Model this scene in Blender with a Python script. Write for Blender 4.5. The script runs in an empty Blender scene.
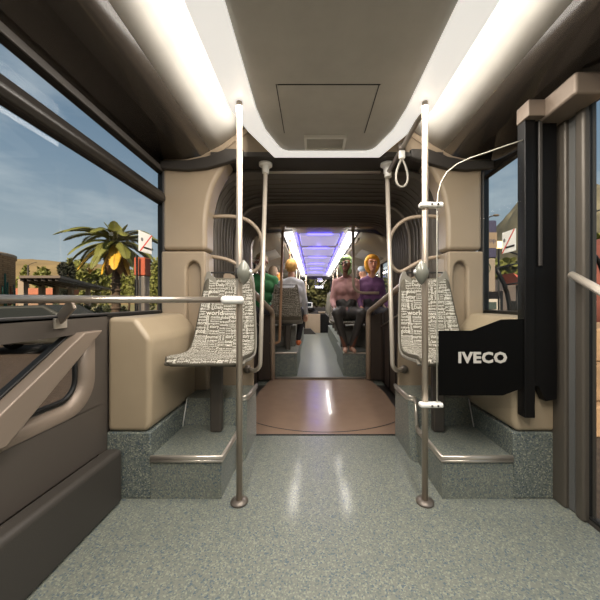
import bpy, bmesh, math, random
from mathutils import Vector, Matrix, noise
random.seed(7)
PI = math.pi
SC = bpy.context.scene
COL = SC.collection

# ------------------------------------------------------------------ camera, world, lights, exposure
CAMZ = 1.15          # eye height above the bus floor (floor is z = 0)
C = 0.11             # x of the bus centre line (camera stands a little left of it)
W = 1.32             # half width of the interior
cam = bpy.data.cameras.new('camera'); camo = bpy.data.objects.new('camera', cam); COL.objects.link(camo)
camo.location = (0, 0, CAMZ); camo.rotation_euler = (PI/2, 0, 0)
cam.sensor_width = 36; cam.lens = 18; cam.shift_x = -13/600; cam.shift_y = 2/600
cam.clip_start = 0.05; cam.clip_end = 1500
SC.camera = camo
SC.view_settings.view_transform = 'Standard'
SC.view_settings.look = 'None'
SC.view_settings.exposure = 0.0
SC.view_settings.gamma = 1.0
SC.view_settings.use_curve_mapping = False

world = bpy.data.worlds.new('world'); SC.world = world; world.use_nodes = True
nt = world.node_tree; nt.nodes.clear()
N = nt.nodes.new; L = nt.links.new
wo = N('ShaderNodeOutputWorld'); bg = N('ShaderNodeBackground'); L(bg.outputs[0], wo.inputs[0])
tc = N('ShaderNodeTexCoord'); sp = N('ShaderNodeSeparateXYZ'); L(tc.outputs['Generated'], sp.inputs[0])
rp = N('ShaderNodeValToRGB'); L(sp.outputs[2], rp.inputs[0])
e = rp.color_ramp.elements
e[0].position = 0.0; e[0].color = (.34, .385, .40, 1)
e[1].position = 0.75; e[1].color = (.075, .125, .19, 1)
for p, c in ((.12, (.29, .345, .375, 1)), (.35, (.165, .235, .305, 1)), (.5, (.11, .175, .25, 1))):
    q = e.new(p); q.color = c
mp = N('ShaderNodeMapping'); mp.inputs['Scale'].default_value = (1.2, 1.2, 4.0); L(tc.outputs['Generated'], mp.inputs[0])
ns = N('ShaderNodeTexNoise'); ns.inputs['Scale'].default_value = 2.4; ns.inputs['Detail'].default_value = 7; ns.inputs['Roughness'].default_value = .6
L(mp.outputs[0], ns.inputs[0])
cr = N('ShaderNodeValToRGB'); L(ns.outputs[0], cr.inputs[0])
cr.color_ramp.elements[0].position = .48; cr.color_ramp.elements[0].color = (0, 0, 0, 1)
cr.color_ramp.elements[1].position = .80; cr.color_ramp.elements[1].color = (.55, .55, .55, 1)
mx = N('ShaderNodeMixRGB'); L(cr.outputs[0], mx.inputs[0]); L(rp.outputs[0], mx.inputs[1]); mx.inputs[2].default_value = (.50, .54, .55, 1)
L(mx.outputs[0], bg.inputs[0]); bg.inputs[1].default_value = 1.3

def add_light(name, kind, loc, rot, energy, color=(1, 1, 1), **kw):
    d = bpy.data.lights.new(name, kind); d.energy = energy; d.color = color
    for k, v in kw.items(): setattr(d, k, v)
    o = bpy.data.objects.new(name, d); o.location = loc; o.rotation_euler = rot; COL.objects.link(o); return o
add_light('sun', 'SUN', (0, 0, 30), (math.radians(52), 0, math.radians(-1)), 7.0, (1, .84, .64), angle=.02)
WARM = (1, .93, .84)
# lamps of the bus: the long ceiling lights of the rear car and of the front car
for sx in (-1, 1):
    add_light('rear_ceiling_lamp', 'AREA', (C+sx*.5, .55, 2.27), (0, 0, 0), 48, WARM, shape='RECTANGLE', size=.15, size_y=2.4)
    add_light('front_ceiling_lamp', 'AREA', (C+sx*.44, 7.9, 2.13), (0, 0, 0), 70, WARM, shape='RECTANGLE', size=.13, size_y=6.4)
for sx in (-1, 1):
    add_light('cove_fill_light', 'AREA', (C+sx*.63, 1.35, 2.40), (0, -sx*PI/2, 0), 9, WARM, shape='RECTANGLE', size=.12, size_y=1.9)  # fill lights added to brighten the ceiling coves
add_light('passage_fill_light', 'AREA', (C, 2.0, 2.29), (0, 0, 0), 14, WARM, shape='RECTANGLE', size=.7, size_y=.3)  # extra fill light, added to lift the dark bellows passage

# ------------------------------------------------------------------ materials
def srgb(r, g, b):
    f = lambda v: ((v/255)/12.92 if v/255 <= .04045 else ((v/255+.055)/1.055)**2.4)
    return (f(r), f(g), f(b), 1)
MATS = {}
def mat(name, col, rough=.5, metal=0, spec=.5, var=0, vscale=8, bump=0, bscale=80, coat=0, coatr=.1, emit=None, es=0, alpha=None):
    if name in MATS: return MATS[name]
    m = bpy.data.materials.new(name); m.use_nodes = True; t = m.node_tree
    b = t.nodes['Principled BSDF']
    if len(col) == 3: col = (*col, 1)
    b.inputs['Base Color'].default_value = col
    b.inputs['Roughness'].default_value = rough; b.inputs['Metallic'].default_value = metal
    b.inputs['Specular IOR Level'].default_value = spec
    b.inputs['Coat Weight'].default_value = coat; b.inputs['Coat Roughness'].default_value = coatr
    if emit: b.inputs['Emission Color'].default_value = emit; b.inputs['Emission Strength'].default_value = es
    if var or bump:
        c = t.nodes.new('ShaderNodeTexCoord')
    if var:
        n = t.nodes.new('ShaderNodeTexNoise'); n.inputs['Scale'].default_value = vscale; n.inputs['Detail'].default_value = 5
        t.links.new(c.outputs['Object'], n.inputs[0])
        r = t.nodes.new('ShaderNodeValToRGB'); t.links.new(n.outputs[0], r.inputs[0])
        r.color_ramp.elements[0].position = .3; r.color_ramp.elements[1].position = .7
        r.color_ramp.elements[0].color = tuple(v*(1-var) for v in col[:3]) + (1,)
        r.color_ramp.elements[1].color = tuple(min(1, v*(1+var)) for v in col[:3]) + (1,)
        t.links.new(r.outputs[0], b.inputs['Base Color'])
    if bump:
        n2 = t.nodes.new('ShaderNodeTexNoise'); n2.inputs['Scale'].default_value = bscale; n2.inputs['Detail'].default_value = 3
        t.links.new(c.outputs['Object'], n2.inputs[0])
        bp = t.nodes.new('ShaderNodeBump'); bp.inputs['Strength'].default_value = bump; bp.inputs['Distance'].default_value = .01
        t.links.new(n2.outputs[0], bp.inputs['Height']); t.links.new(bp.outputs[0], b.inputs['Normal'])
    MATS[name] = m; return m

def glass_mat(name, tint=(.97, .98, .98, 1), refl=.6):
    m = bpy.data.materials.new(name); m.use_nodes = True; t = m.node_tree; t.nodes.clear()
    o = t.nodes.new('ShaderNodeOutputMaterial'); mx = t.nodes.new('ShaderNodeMixShader')
    a = t.nodes.new('ShaderNodeBsdfTransparent'); a.inputs[0].default_value = tint
    g = t.nodes.new('ShaderNodeBsdfGlossy'); g.inputs['Roughness'].default_value = .02; g.inputs[0].default_value = (refl, refl, refl, 1)
    f = t.nodes.new('ShaderNodeFresnel'); f.inputs[0].default_value = 1.35
    gm = t.nodes.new('ShaderNodeNewGeometry'); iv = t.nodes.new('ShaderNodeMath'); iv.operation = 'SUBTRACT'; iv.inputs[0].default_value = 1
    mu = t.nodes.new('ShaderNodeMath'); mu.operation = 'MULTIPLY'
    t.links.new(gm.outputs['Backfacing'], iv.inputs[1]); t.links.new(iv.outputs[0], mu.inputs[0]); t.links.new(f.outputs[0], mu.inputs[1])
    t.links.new(mu.outputs[0], mx.inputs[0]); t.links.new(a.outputs[0], mx.inputs[1]); t.links.new(g.outputs[0], mx.inputs[2])
    t.links.new(mx.outputs[0], o.inputs[0]); MATS[name] = m; return m

def speckle(name, base, s1, s2, s3, rough=.5, coat=0, scale=160, amt=.5):
    m = bpy.data.materials.new(name); m.use_nodes = True; t = m.node_tree; b = t.nodes['Principled BSDF']
    c = t.nodes.new('ShaderNodeTexCoord'); v = t.nodes.new('ShaderNodeTexVoronoi'); v.inputs['Scale'].default_value = scale
    t.links.new(c.outputs['Object'], v.inputs['Vector'])
    sp = t.nodes.new('ShaderNodeSeparateColor'); t.links.new(v.outputs['Color'], sp.inputs[0])
    r = t.nodes.new('ShaderNodeValToRGB'); r.color_ramp.interpolation = 'CONSTANT'; t.links.new(sp.outputs[0], r.inputs[0])
    es = r.color_ramp.elements; es[0].position = 0; es[0].color = base; es[1].position = .55; es[1].color = s1
    q = es.new(.75); q.color = s2; q = es.new(.9); q.color = s3
    n = t.nodes.new('ShaderNodeTexNoise'); n.inputs['Scale'].default_value = 2; t.links.new(c.outputs['Object'], n.inputs[0])
    t.links.new(r.outputs[0], b.inputs['Base Color'])
    bp = t.nodes.new('ShaderNodeBump'); bp.inputs['Strength'].default_value = .15; bp.inputs['Distance'].default_value = .003
    t.links.new(v.outputs['Distance'], bp.inputs['Height']); t.links.new(bp.outputs[0], b.inputs['Normal'])
    b.inputs['Roughness'].default_value = rough; b.inputs['Coat Weight'].default_value = coat; b.inputs['Coat Roughness'].default_value = .12
    MATS[name] = m; return m

cream = mat('cream_plastic', srgb(160, 143, 121), .42, var=.05, vscale=3, bump=.05, bscale=300)
creamlow = mat('cream_pod', srgb(162, 146, 122), .38, var=.05, vscale=3, bump=.05, bscale=300)
creamceil = mat('cream_ceiling', srgb(170, 162, 148), .5)
greyceil = mat('grey_ceiling', srgb(190, 187, 180), .45, var=.05)
darkcove = mat('dark_glossy_cove', srgb(52, 47, 42), .25, coat=.4)
black = mat('black_plastic', srgb(10, 9, 9), .45, spec=.25)
panelblack = mat('black_panel', srgb(6, 6, 6), .4, spec=.15)
darkgrey = mat('dark_grey_plastic', srgb(58, 54, 50), .5, bump=.05, bscale=200)
doorgrey = mat('door_frame_grey', srgb(134, 120, 107), .45, metal=.25, bump=.04, bscale=400)
doordark = mat('door_lower_grey', srgb(84, 77, 71), .5, metal=.2, bump=.04, bscale=400)
postgrey = mat('post_grey', srgb(88, 82, 74), .42, metal=.3)
texgrey = mat('textured_grey', srgb(88, 88, 86), .7, var=.15, vscale=200, bump=.3, bscale=300)
white = mat('white_plastic', srgb(238, 236, 230), .35)
whitetrim = mat('white_trim', srgb(240, 238, 232), .4)
steel = mat('satin_pole', srgb(178, 165, 150), .33, metal=.6)
steelw = mat('light_pole', srgb(204, 194, 180), .32, metal=.4)
steeld = mat('bronze_pole', srgb(176, 138, 106), .4, metal=.15)
railbeige = mat('beige_rail', srgb(178, 160, 140), .4, metal=.15)
alu = mat('ribbed_aluminium', srgb(205, 196, 184), .3, metal=.7)
aludark = mat('grey_metal', srgb(120, 112, 104), .4, metal=.5)
bellow = mat('bellows_rubber', srgb(104, 97, 89), .42, bump=.2, bscale=60)
bellowrib = mat('bellows_rib', srgb(150, 140, 128), .5)
barrier = mat('barrier_panel', srgb(62, 52, 45), .4)
carpet = speckle('speckled_floor', srgb(118, 121, 112), srgb(102, 109, 104), srgb(140, 143, 128), srgb(80, 94, 104), .42, .22)
carpetd = speckle('speckled_riser', srgb(108, 114, 108), srgb(84, 92, 88), srgb(150, 152, 136), srgb(66, 80, 92), .6, 0)
turn = mat('turntable_floor', srgb(146, 122, 104), .22, var=.04, coat=.3, coatr=.05)
fabric = mat('seat_fabric', srgb(98, 92, 79), .8, var=.18, vscale=90, bump=.1, bscale=300)
fabwords = mat('seat_words', srgb(226, 221, 208), .8)
shell = mat('seat_shell', srgb(138, 133, 122), .4)
shelldark = mat('seat_edge', srgb(40, 38, 36), .5)
lampon = mat('lit_diffuser', (1, .98, .94), .4, emit=(1, .97, .92, 1), es=2.6)
lampsoft = mat('soft_lit_frame', srgb(240, 237, 230), .4, emit=(1, .97, .92, 1), es=.62)
hatchglow = mat('hatch_light_glow', srgb(200, 196, 215), .4, emit=(.55, .5, 1, 1), es=.5)  # hatches glow in place of blue light falling on them
blue = mat('blue_led', (.1, .1, .8), .4, emit=(.12, .10, 1, 1), es=5)
glass = glass_mat('window_glass')
screen = glass_mat('partition_glass', refl=.8)
glassd = glass_mat('tinted_glass', (.93, .90, .86, 1))
glassedge = mat('glass_edge', srgb(205, 200, 186), .2)
rubber = mat('black_rubber', srgb(12, 11, 10), .6)

# ------------------------------------------------------------------ mesh helpers
def tag(o, label=None, cat=None, group=None, kind=None):
    if label: o['label'] = label
    if cat: o['category'] = cat
    if group: o['group'] = group
    if kind: o['kind'] = kind
    return o
def thing(name, label, cat, loc=(0, 0, 0), rz=0, group=None):
    o = bpy.data.objects.new(name, None); COL.objects.link(o); o.location = loc; o.rotation_euler.z = rz
    o.empty_display_size = .05
    return tag(o, label, cat, group)

def frame_of(d):
    d = d.normalized(); a = Vector((0, 0, 1)) if abs(d.z) < .9 else Vector((1, 0, 0))
    u = d.cross(a).normalized(); return u, d.cross(u).normalized()

class MB:
    def __init__(s): s.bm = bmesh.new()
    def box(s, x0, x1, y0, y1, z0, z1):
        v = [s.bm.verts.new(p) for p in ((x0,y0,z0),(x1,y0,z0),(x1,y1,z0),(x0,y1,z0),(x0,y0,z1),(x1,y0,z1),(x1,y1,z1),(x0,y1,z1))]
        for f in ((3,2,1,0),(4,5,6,7),(0,1,5,4),(1,2,6,5),(2,3,7,6),(3,0,4,7)): s.bm.faces.new([v[i] for i in f])
        return s
    def prism(s, pts, d, origin=(0, 0, 0), ax='Y'):
        """polygon pts (a,b) extruded: ax Y -> (x,z) along y ; X -> (y,z) along x ; Z -> (x,y) along z"""
        d0, d1 = d
        def P(a, b, t): return {'Y': (a, t, b), 'X': (t, a, b), 'Z': (a, b, t)}[ax]
        A = [s.bm.verts.new(P(a, b, d0)) for a, b in pts]; B = [s.bm.verts.new(P(a, b, d1)) for a, b in pts]
        n = len(pts); fs = [s.bm.faces.new(A), s.bm.faces.new(B[::-1])]
        for i in range(n): fs.append(s.bm.faces.new((A[i], B[i], B[(i+1) % n], A[(i+1) % n])))
        return s
    def tube(s, pts, r, seg=12, r2=None, cap=True):
        pts = [Vector(p) for p in pts]; n = len(pts); rings = []
        prev = None
        for i, p in enumerate(pts):
            d = (pts[min(i+1, n-1)] - pts[max(i-1, 0)])
            if d.length < 1e-9: d = Vector((0, 0, 1))
            d.normalize()
            if prev is None: u, w = frame_of(d)
            else:
                u = (prev - d*prev.dot(d)).normalized(); w = d.cross(u).normalized()
            prev = u
            rr = r if r2 is None else r + (r2-r)*i/(n-1)
            rings.append([s.bm.verts.new(p + (u*math.cos(2*PI*k/seg) + w*math.sin(2*PI*k/seg))*rr) for k in range(seg)])
        for a, b in zip(rings, rings[1:]):
            for k in range(seg):
                f = s.bm.faces.new((a[k], a[(k+1) % seg], b[(k+1) % seg], b[k])); f.smooth = True
        if cap: s.bm.faces.new(rings[0][::-1]); s.bm.faces.new(rings[-1])
        return s
    def lathe(s, prof, centre=(0, 0, 0), seg=24, ax='Z'):
        cx, cy, cz = centre; rings = []
        for r, h in prof:
            ring = []
            for k in range(seg):
                a, b = max(r, 1e-4)*math.cos(2*PI*k/seg), max(r, 1e-4)*math.sin(2*PI*k/seg)
                p = {'Z': (cx+a, cy+b, cz+h), 'Y': (cx+a, cy+h, cz+b), 'X': (cx+h, cy+a, cz+b)}[ax]
                ring.append(s.bm.verts.new(p))
            rings.append(ring)
        for a, b in zip(rings, rings[1:]):
            for k in range(seg):
                f = s.bm.faces.new((a[k], a[(k+1) % seg], b[(k+1) % seg], b[k])); f.smooth = True
        s.bm.faces.new(rings[0][::-1]); s.bm.faces.new(rings[-1]); return s
    def ell(s, c, r, sub=2, rot=None):
        m = Matrix.Translation(c) @ (rot or Matrix.Identity(4)) @ Matrix.Diagonal((*r, 1))
        g = bmesh.ops.create_icosphere(s.bm, subdivisions=sub, radius=1, matrix=m)
        for v in g['verts']:
            for f in v.link_faces: f.smooth = True
        return s
    def cap(s, a, b, ra, rb, seg=10):
        """tapered capsule"""
        a, b = Vector(a), Vector(b); d = b-a
        if d.length < 1e-6: d = Vector((0, 0, 1e-4))
        dn = d.normalized(); pts = []; rad = []
        for i in range(5): t = PI/2*(1-i/4); pts.append(a - dn*ra*math.sin(t)); rad.append(max(ra*math.cos(t), 1e-4))
        for i in range(5): t = PI/2*i/4; pts.append(b + dn*rb*math.sin(t)); rad.append(max(rb*math.cos(t), 1e-4))
        u, w = frame_of(dn); rings = [[s.bm.verts.new(p + (u*math.cos(2*PI*k/seg)+w*math.sin(2*PI*k/seg))*r) for k in range(seg)] for p, r in zip(pts, rad)]
        for x, y in zip(rings, rings[1:]):
            for k in range(seg): f = s.bm.faces.new((x[k], x[(k+1) % seg], y[(k+1) % seg], y[k])); f.smooth = True
        s.bm.faces.new(rings[0][::-1]); s.bm.faces.new(rings[-1]); return s
    def strip(s, profile, y0, y1, ny=1, ax='Y'):
        """open profile (x,z) swept along y, single sided sheet"""
        rows = []
        for j in range(ny+1):
            y = y0 + (y1-y0)*j/ny
            rows.append([s.bm.verts.new((a, y, b)) for a, b in profile])
        for a, b in zip(rows, rows[1:]):
            for k in range(len(a)-1): f = s.bm.faces.new((a[k], a[k+1], b[k+1], b[k])); f.smooth = True
        return s
    def build(s, name, m, parent=None, bevel=0, seg=2, smooth=False, solid=0, kind=None, label=None):
        bmesh.ops.recalc_face_normals(s.bm, faces=s.bm.faces)
        me = bpy.data.meshes.new(name); s.bm.to_mesh(me); s.bm.free()
        ms = m if isinstance(m, (list, tuple)) else [m]
        for q in ms: me.materials.append(q)
        if smooth:
            for p in me.polygons: p.use_smooth = True
        o = bpy.data.objects.new(name, me); COL.objects.link(o)
        if parent: o.parent = parent
        if solid:
            q = o.modifiers.new('solid', 'SOLIDIFY'); q.thickness = solid; q.offset = 0
        if bevel:
            q = o.modifiers.new('bevel', 'BEVEL'); q.width = bevel; q.segments = seg; q.limit_method = 'ANGLE'; q.angle_limit = .6
            for p in me.polygons: p.use_smooth = True
            w = o.modifiers.new('wn', 'WEIGHTED_NORMAL'); w.keep_sharp = False; w.weight = 100
        if kind: o['kind'] = kind
        if label: o['label'] = label
        return o
def struct(mb, name, m, **k): return mb.build(name, m, kind='structure', **k)
def smooth_path(pts, r=.06, n=6):
    """round the corners of a polyline"""
    pts = [Vector(p) for p in pts]; out = [pts[0]]
    for i in range(1, len(pts)-1):
        a, b, c = pts[i-1], pts[i], pts[i+1]
        d1 = (a-b); d2 = (c-b); rr = min(r, d1.length*.48, d2.length*.48)
        p, q = b + d1.normalized()*rr, b + d2.normalized()*rr
        for k in range(n+1):
            t = k/n; out.append(p*(1-t)**2 + b*2*t*(1-t) + q*t*t)
    out.append(pts[-1]); return out
def text_mesh(s, size=.1, ext=0.0, font_space=1.0, bold=0.0):
    cu = bpy.data.curves.new('t', 'FONT'); cu.body = s; cu.size = size; cu.extrude = ext; cu.align_x = 'CENTER'; cu.align_y = 'CENTER'
    cu.resolution_u = 2; cu.space_character = font_space; cu.offset = bold
    o = bpy.data.objects.new('t', cu); COL.objects.link(o)
    dg = bpy.context.evaluated_depsgraph_get(); me = bpy.data.meshes.new_from_object(o.evaluated_get(dg))
    bpy.data.objects.remove(o); bpy.data.curves.remove(cu); return me
def P(px, py, Y): return Vector(((px-313)/300*Y, Y, CAMZ + (302-py)/300*Y))
def copy_tree(o, parent=None):
    c = o.copy(); COL.objects.link(c); c.parent = parent
    for ch in [x for x in COL.objects if x.parent == o]: copy_tree(ch, c)
    return c

# ================================================================== STRUCTURE OF THE BUS
XL, XR = C-W, C+W
struct(MB().box(XL-.05, XR+.05, -2.6, 2.6, -.12, 0), 'floor', carpet)
struct(MB().box(XL-.05, XR+.05, 4.5, 12.4, -.12, 0), 'floor', carpet)
# rear-car ceiling: shallow coves left and right, roof above
for sx, side in ((-1, 'left'), (1, 'right')):
    pr = [(1.32, 2.20), (1.32, 2.285), (1.12, 2.292), (1.02, 2.315), (.93, 2.358)]
    m = MB(); m.strip([(C+sx*a, z) for a, z in pr], -2.6, 2.40)
    struct(m, 'ceiling', darkcove, solid=.012)
    pr = [(.93, 2.358), (.84, 2.41), (.74, 2.478), (.66, 2.54), (.56, 2.60)]
    m = MB(); m.strip([(C+sx*a, z) for a, z in pr], -2.6, 2.40)
    struct(m, 'ceiling', greyceil, solid=.012)
    # narrow ledge at the end of the cove
    m = MB(); m.prism([(C+sx*a, z) for a, z in ((1.30, 2.245), (1.30, 2.285), (1.12, 2.285), (1.0, 2.31), (.93, 2.35), (.84, 2.40), (.74, 2.47), (.62, 2.55), (.60, 2.52), (.74, 2.425), (.86, 2.33), (.98, 2.27), (1.1, 2.243))], (2.385, 2.40))
    struct(m, 'trim_%d' % (1 if sx < 0 else 2), cream)
struct(MB().box(XL-.05, XR+.05, -2.6, 2.65, 2.62, 2.70), 'ceiling', darkgrey)
struct(MB().box(XL-.05, XR+.05, 4.45, 12.4, 2.42, 2.50), 'ceiling', darkgrey)
struct(MB().box(XL-.05, XR+.05, -2.68, -2.6, -.12, 2.70), 'wall_back', cream)

# centre ceiling unit with lit white border (a flared tray)
cz = 2.30
outer = [(-.325, 2.38), (-.437, 2.02), (-.55, 1.72), (-.55, -2.5)]
inner = [(-.16, 2.30), (-.20, 2.285), (-.235, 2.25), (-.33, 1.97), (-.38, 1.72), (-.38, -2.5)]
mir = lambda l: [(2*C-(x-.0)+0.0, y) for x, y in l]
oL = [(C-.415, 2.38), (C-.545, 2.02), (C-.60, 1.80), (C-.60, -2.5)]
iL = [(C-.30, 2.305), (C-.335, 2.285), (C-.36, 2.25), (C-.43, 2.02), (C-.45, 1.80), (C-.45, -2.5)]
oR = [(2*C-x, y) for x, y in oL]; iR = [(2*C-x, y) for x, y in iL]
poly = oL + iL[::-1]
struct(MB().prism(oL[::-1] + oR, (cz+.02, 2.6), ax='Z'), 'ceiling', creamceil)
m = MB()
bmv = lambda mb, p, z: mb.bm.verts.new((p[0], p[1], z))
for (O, I) in ((oL, iL), (oR, iR)):
    m.prism([O[0], O[1], O[2], O[3], I[5], I[4], I[3], I[2], I[1], I[0]], (cz-.004, cz+.025), ax='Z')
m.prism([oL[0], iL[0], iR[0], oR[0]], (cz-.004, cz+.025), ax='Z')
t = thing('ceiling_light', 'white lit tray-shaped ceiling light frame above the rear aisle', 'ceiling light', (0, 0, 0))
m.build('light_frame', lampsoft, t)
MB().prism(iL[::-1] + iR, (cz+.012, cz+.024), ax='Z').build('inner_panel', greyceil, t)
m = MB()
for x in (P(283.5, 131, 1).x*2.0, P(366, 131, 1).x*2.0): m.box(x-.002, x+.002, 1.6, 2.06, cz+.009, cz+.0125)
m.box(-.19, .36, 1.6, 1.604, cz+.009, cz+.0125)
m.build('panel_seam', rubber, t)
t = thing('ceiling_vent', 'rectangular grey air vent in a white frame in the rear ceiling', 'vent', (0, 0, 0))
x0, x1, y0, y1 = -.062, .235, 2.085, 2.26
m = MB(); b = .018
m.box(x0, x1, y0, y0+b, cz-.008, cz+.012).box(x0, x1, y1-b, y1, cz-.008, cz+.012).box(x0, x0+b, y0+b, y1-b, cz-.008, cz+.012).box(x1-b, x1, y0+b, y1-b, cz-.008, cz+.012)
m.build('vent_frame', white, t)
m = MB()
for k in range(8):
    yy = y0+b+.005+k*(y1-y0-2*b)/8; m.box(x0+b, x1-b, yy, yy+.012, cz+.002, cz+.0115)
m.build('louvre', greyceil, t)

# portal wall around the bellows opening (rear side)
for sx, side, n in ((-1, 'left', 3), (1, 'right', 4)):
    PW = 1.32 if sx < 0 else 1.25
    X = lambda a: C+sx*a
    up = [(X(PW), 1.565), (X(PW), 2.30), (X(.78), 2.30), (X(.815), 2.24), (X(.865), 2.165), (X(.905), 2.09), (X(.935), 2.0), (X(.955), 1.90), (X(.965), 1.8), (X(.965), 1.565)]
    struct(MB().prism(up, (2.40, 2.60)), 'trim_%d' % n, cream, bevel=.035, seg=4)
    lo = [(X(PW), .0), (X(PW), 1.555), (X(.965), 1.555), (X(.965), .0)]
    struct(MB().prism(lo, (2.44, 2.60)), 'trim_%d' % (n+2), cream, bevel=.02, seg=3)
    arc = [(X(1.115 - .045*math.cos(a)*1.0), 1.43+.07*math.sin(a)) for a in [PI*k/8 for k in range(9)]]
    fr = [(X(PW), .0), (X(PW), 1.555), (X(.965), 1.555), (X(.965), 1.0), (X(1.01), .9), (X(1.01), 1.38)]
    arc = [(X(1.065+.055*math.cos(a)), 1.40+.075*math.sin(a)) for a in [PI - PI*k/8 for k in range(9)]]
    fr = [(X(PW), 1.0), (X(PW), 1.555), (X(.965), 1.555), (X(.965), 1.0), (X(1.01), 1.0)] + arc + [(X(1.12), 1.0)]
    struct(MB().prism(fr, (2.385, 2.45)), 'trim_%d' % (n+4), cream, bevel=.018, seg=3)
    # dark fillet under the cove
    pts = [(X(1.32), 2.205), (X(1.32), 2.27), (X(1.1), 2.27), (X(.95), 2.30), (X(.80), 2.36), (X(.66), 2.36), (X(.66), 2.29), (X(.80), 2.245), (X(.95), 2.205), (X(1.1), 2.19)]
    struct(MB().prism(pts, (2.36, 2.41)), 'trim_%d' % (n+6), darkgrey, bevel=.012)
struct(MB().box(C-.80, C+.80, 2.41, 2.58, 2.335, 2.61), 'wall_front', cream)
m = MB(); m.prism([(2.37, 2.335), (2.37, 2.30), (2.60, 2.275), (2.60, 2.335)], (C-.92, C+.92), ax='X')
struct(m, 'trim_11', darkgrey)
struct(MB().box(C-.50, C+.47, 2.57, 2.60, 2.262, 2.274), 'trim_12', alu)

# ------------------------------------------------------------------ side walls, rear car
# left: sill wall with glazed lower door-like panel, big window, small top window
for sx, side in ((-1, 'left'), (1, 'right')):
    xi = C+sx*W; xo = xi+sx*.06
    a, b2 = min(xi, xo), max(xi, xo)
    m = MB()
    m.box(a, b2, -2.6, 2.46, 2.20, 2.62)              # above windows
    m.box(a, b2, 2.46 if sx < 0 else 2.54, 2.60, -.1, 2.62)
    if sx < 0:
        m.box(a, b2, 1.70, 2.46, -.1, 1.085)
        m.box(a, b2, -2.6, -.4, -.1, 1.085); m.box(a, b2, -2.6, -.9, 1.085, 2.2)
        m.box(a, b2, -.4, 1.70, -.1, .56)
        m.box(a, b2, -.4, 1.70, .985, 1.085)
    else:
        m.box(a, b2, 1.80, 2.54, -.1, 1.085)
        m.box(a, b2, -2.6, -.6, -.1, 2.2)
        m.box(a, b2, -.6, 1.80, -.1, .02)
    struct(m, 'wall_'+side, doordark if sx < 0 else darkgrey)
# left windows
def window(n, x, y0, y1, z0, z1, fw=.03, dep=.05, m_f=rubber, m_g=glass):
    t = bpy.data.objects.new('window_%d' % n, None); COL.objects.link(t); t['kind'] = 'structure'; t.empty_display_size = .05
    m = MB(); a, b2 = x-dep/2, x+dep/2
    m.box(a, b2, y0, y1, z0, z0+fw).box(a, b2, y0, y1, z1-fw, z1).box(a, b2, y0, y0+fw, z0+fw, z1-fw).box(a, b2, y1-fw, y1, z0+fw, z1-fw)
    m.build('window_frame', m_f, t, bevel=.006)
    MB().box(x-.003, x+.003, y0+fw, y1-fw, z0+fw, z1-fw).build('pane', m_g, t)
    return t
window(1, XL-.03, -.9, 2.46, 1.06, 1.965, fw=.022)
window(2, XL-.03, -.9, 2.46, 2.02, 2.215, fw=.02)
m = MB(); m.prism([(XL-.05, 1.945), (XL-.05, 2.04), (XL+.012, 2.03), (XL+.03, 1.99), (XL+.03, 1.965), (XL+.01, 1.945)], (-2.6, 2.44))
struct(m, 'trim_13', mat('window_bar', srgb(36, 33, 30), .35), bevel=.008)
struct(MB().box(XL-.005, XL+.012, -2.6, 2.42, 1.062, 1.082), 'trim_14', rubber, bevel=.004)
struct(MB().box(XL-.0, XL+.02, 2.40, 2.46, 1.08, 2.3), 'trim_15', darkgrey, bevel=.006)
struct(MB().box(XL-.0, XL+.012, -2.6, 2.42, 2.19, 2.23), 'trim_16', darkgrey, bevel=.004)
# left lower panel: bevelled reveals and diagonal strut
t = bpy.data.objects.new('door_1', None); COL.objects.link(t); t['kind'] = 'structure'
xf = XL+.012
yR, zB, zT = 1.57, .65, .985
# sloping reveal ring (outer face edge -> inner glazing), rounded lower right corner
def ring(off):
    c_ = .10; pts = [(yR+off, zT+.0)]
    cy, cz_ = yR-c_, zB+c_
    for k in range(9):
        a = -PI/2*k/8; pts.append((cy+(c_+off)*math.cos(a), cz_+(c_+off)*math.sin(a)))
    pts += [(-.3-off, zB-off), (-.3-off, zT)]
    return pts
m = MB(); A = ring(0.0); B = ring(.075)
va = [m.bm.verts.new((XL-.045, y, z)) for y, z in A]; vb = [m.bm.verts.new((XL+.014, y, z)) for y, z in B]
for i in range(len(A)-1): f = m.bm.faces.new((va[i], va[i+1], vb[i+1], vb[i])); f.smooth = True
m.build('reveal', doorgrey, t, solid=.006)
# face panel around it
m = MB(); hole = ring(.075)
face = [(1.72, .985), (1.72, .32), (-.6, .32), (-.6, .985)] 
m.box(XL, xf, 1.68, 1.745, .0, 1.075).box(XL, xf, -.6, 1.68, .30, .575).box(XL, xf, -.6, 1.68, .985, 1.075)
corner = [(1.68, .575), (1.68, .75)] + [(y, z) for y, z in hole[1:10]]
corner = [(1.68, .75)] + [(1.645, .75)] + hole[2:10] + [(1.47, .572), (1.68, .572)]
m.prism(corner, (XL, xf), ax='X')
m.box(XL, xf, 1.645, 1.68, .75, .985)
m.build('face_panel', doordark, t)
m = MB(); hh = ring(.0)
G = [(y, z) for y, z in ring(-.02)]
m.tube([(XL-.03, y, z) for y, z in ring(-.008)], .012, 8)
m.build('glazing_seal', rubber, t)
MB().box(XL-.042, XL-.036, -.35, 1.58, .62, 1.0).build('pane', glassd, t)
def strut(pts_f, name, mm, x0, x1): MB().prism(pts_f, (x0, x1), ax='X').build(name, mm, t, bevel=.008, seg=2)
lo_, hi_ = (1.10, .66), (1.60, .985)
strut([(1.655, .995), (1.52, .995), (.93, .62), (1.13, .60)], 'strut', doorgrey, XL-.03, XL+.055)
strut([(1.51, .99), (1.49, .99), (.90, .62), (.93, .62)], 'strut_seal', rubber, XL-.035, XL+.0)
strut([(-.25, .995), (-.11, .995), (.55, .62), (.33, .60)], 'strut', doorgrey, XL-.03, XL+.055)
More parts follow.
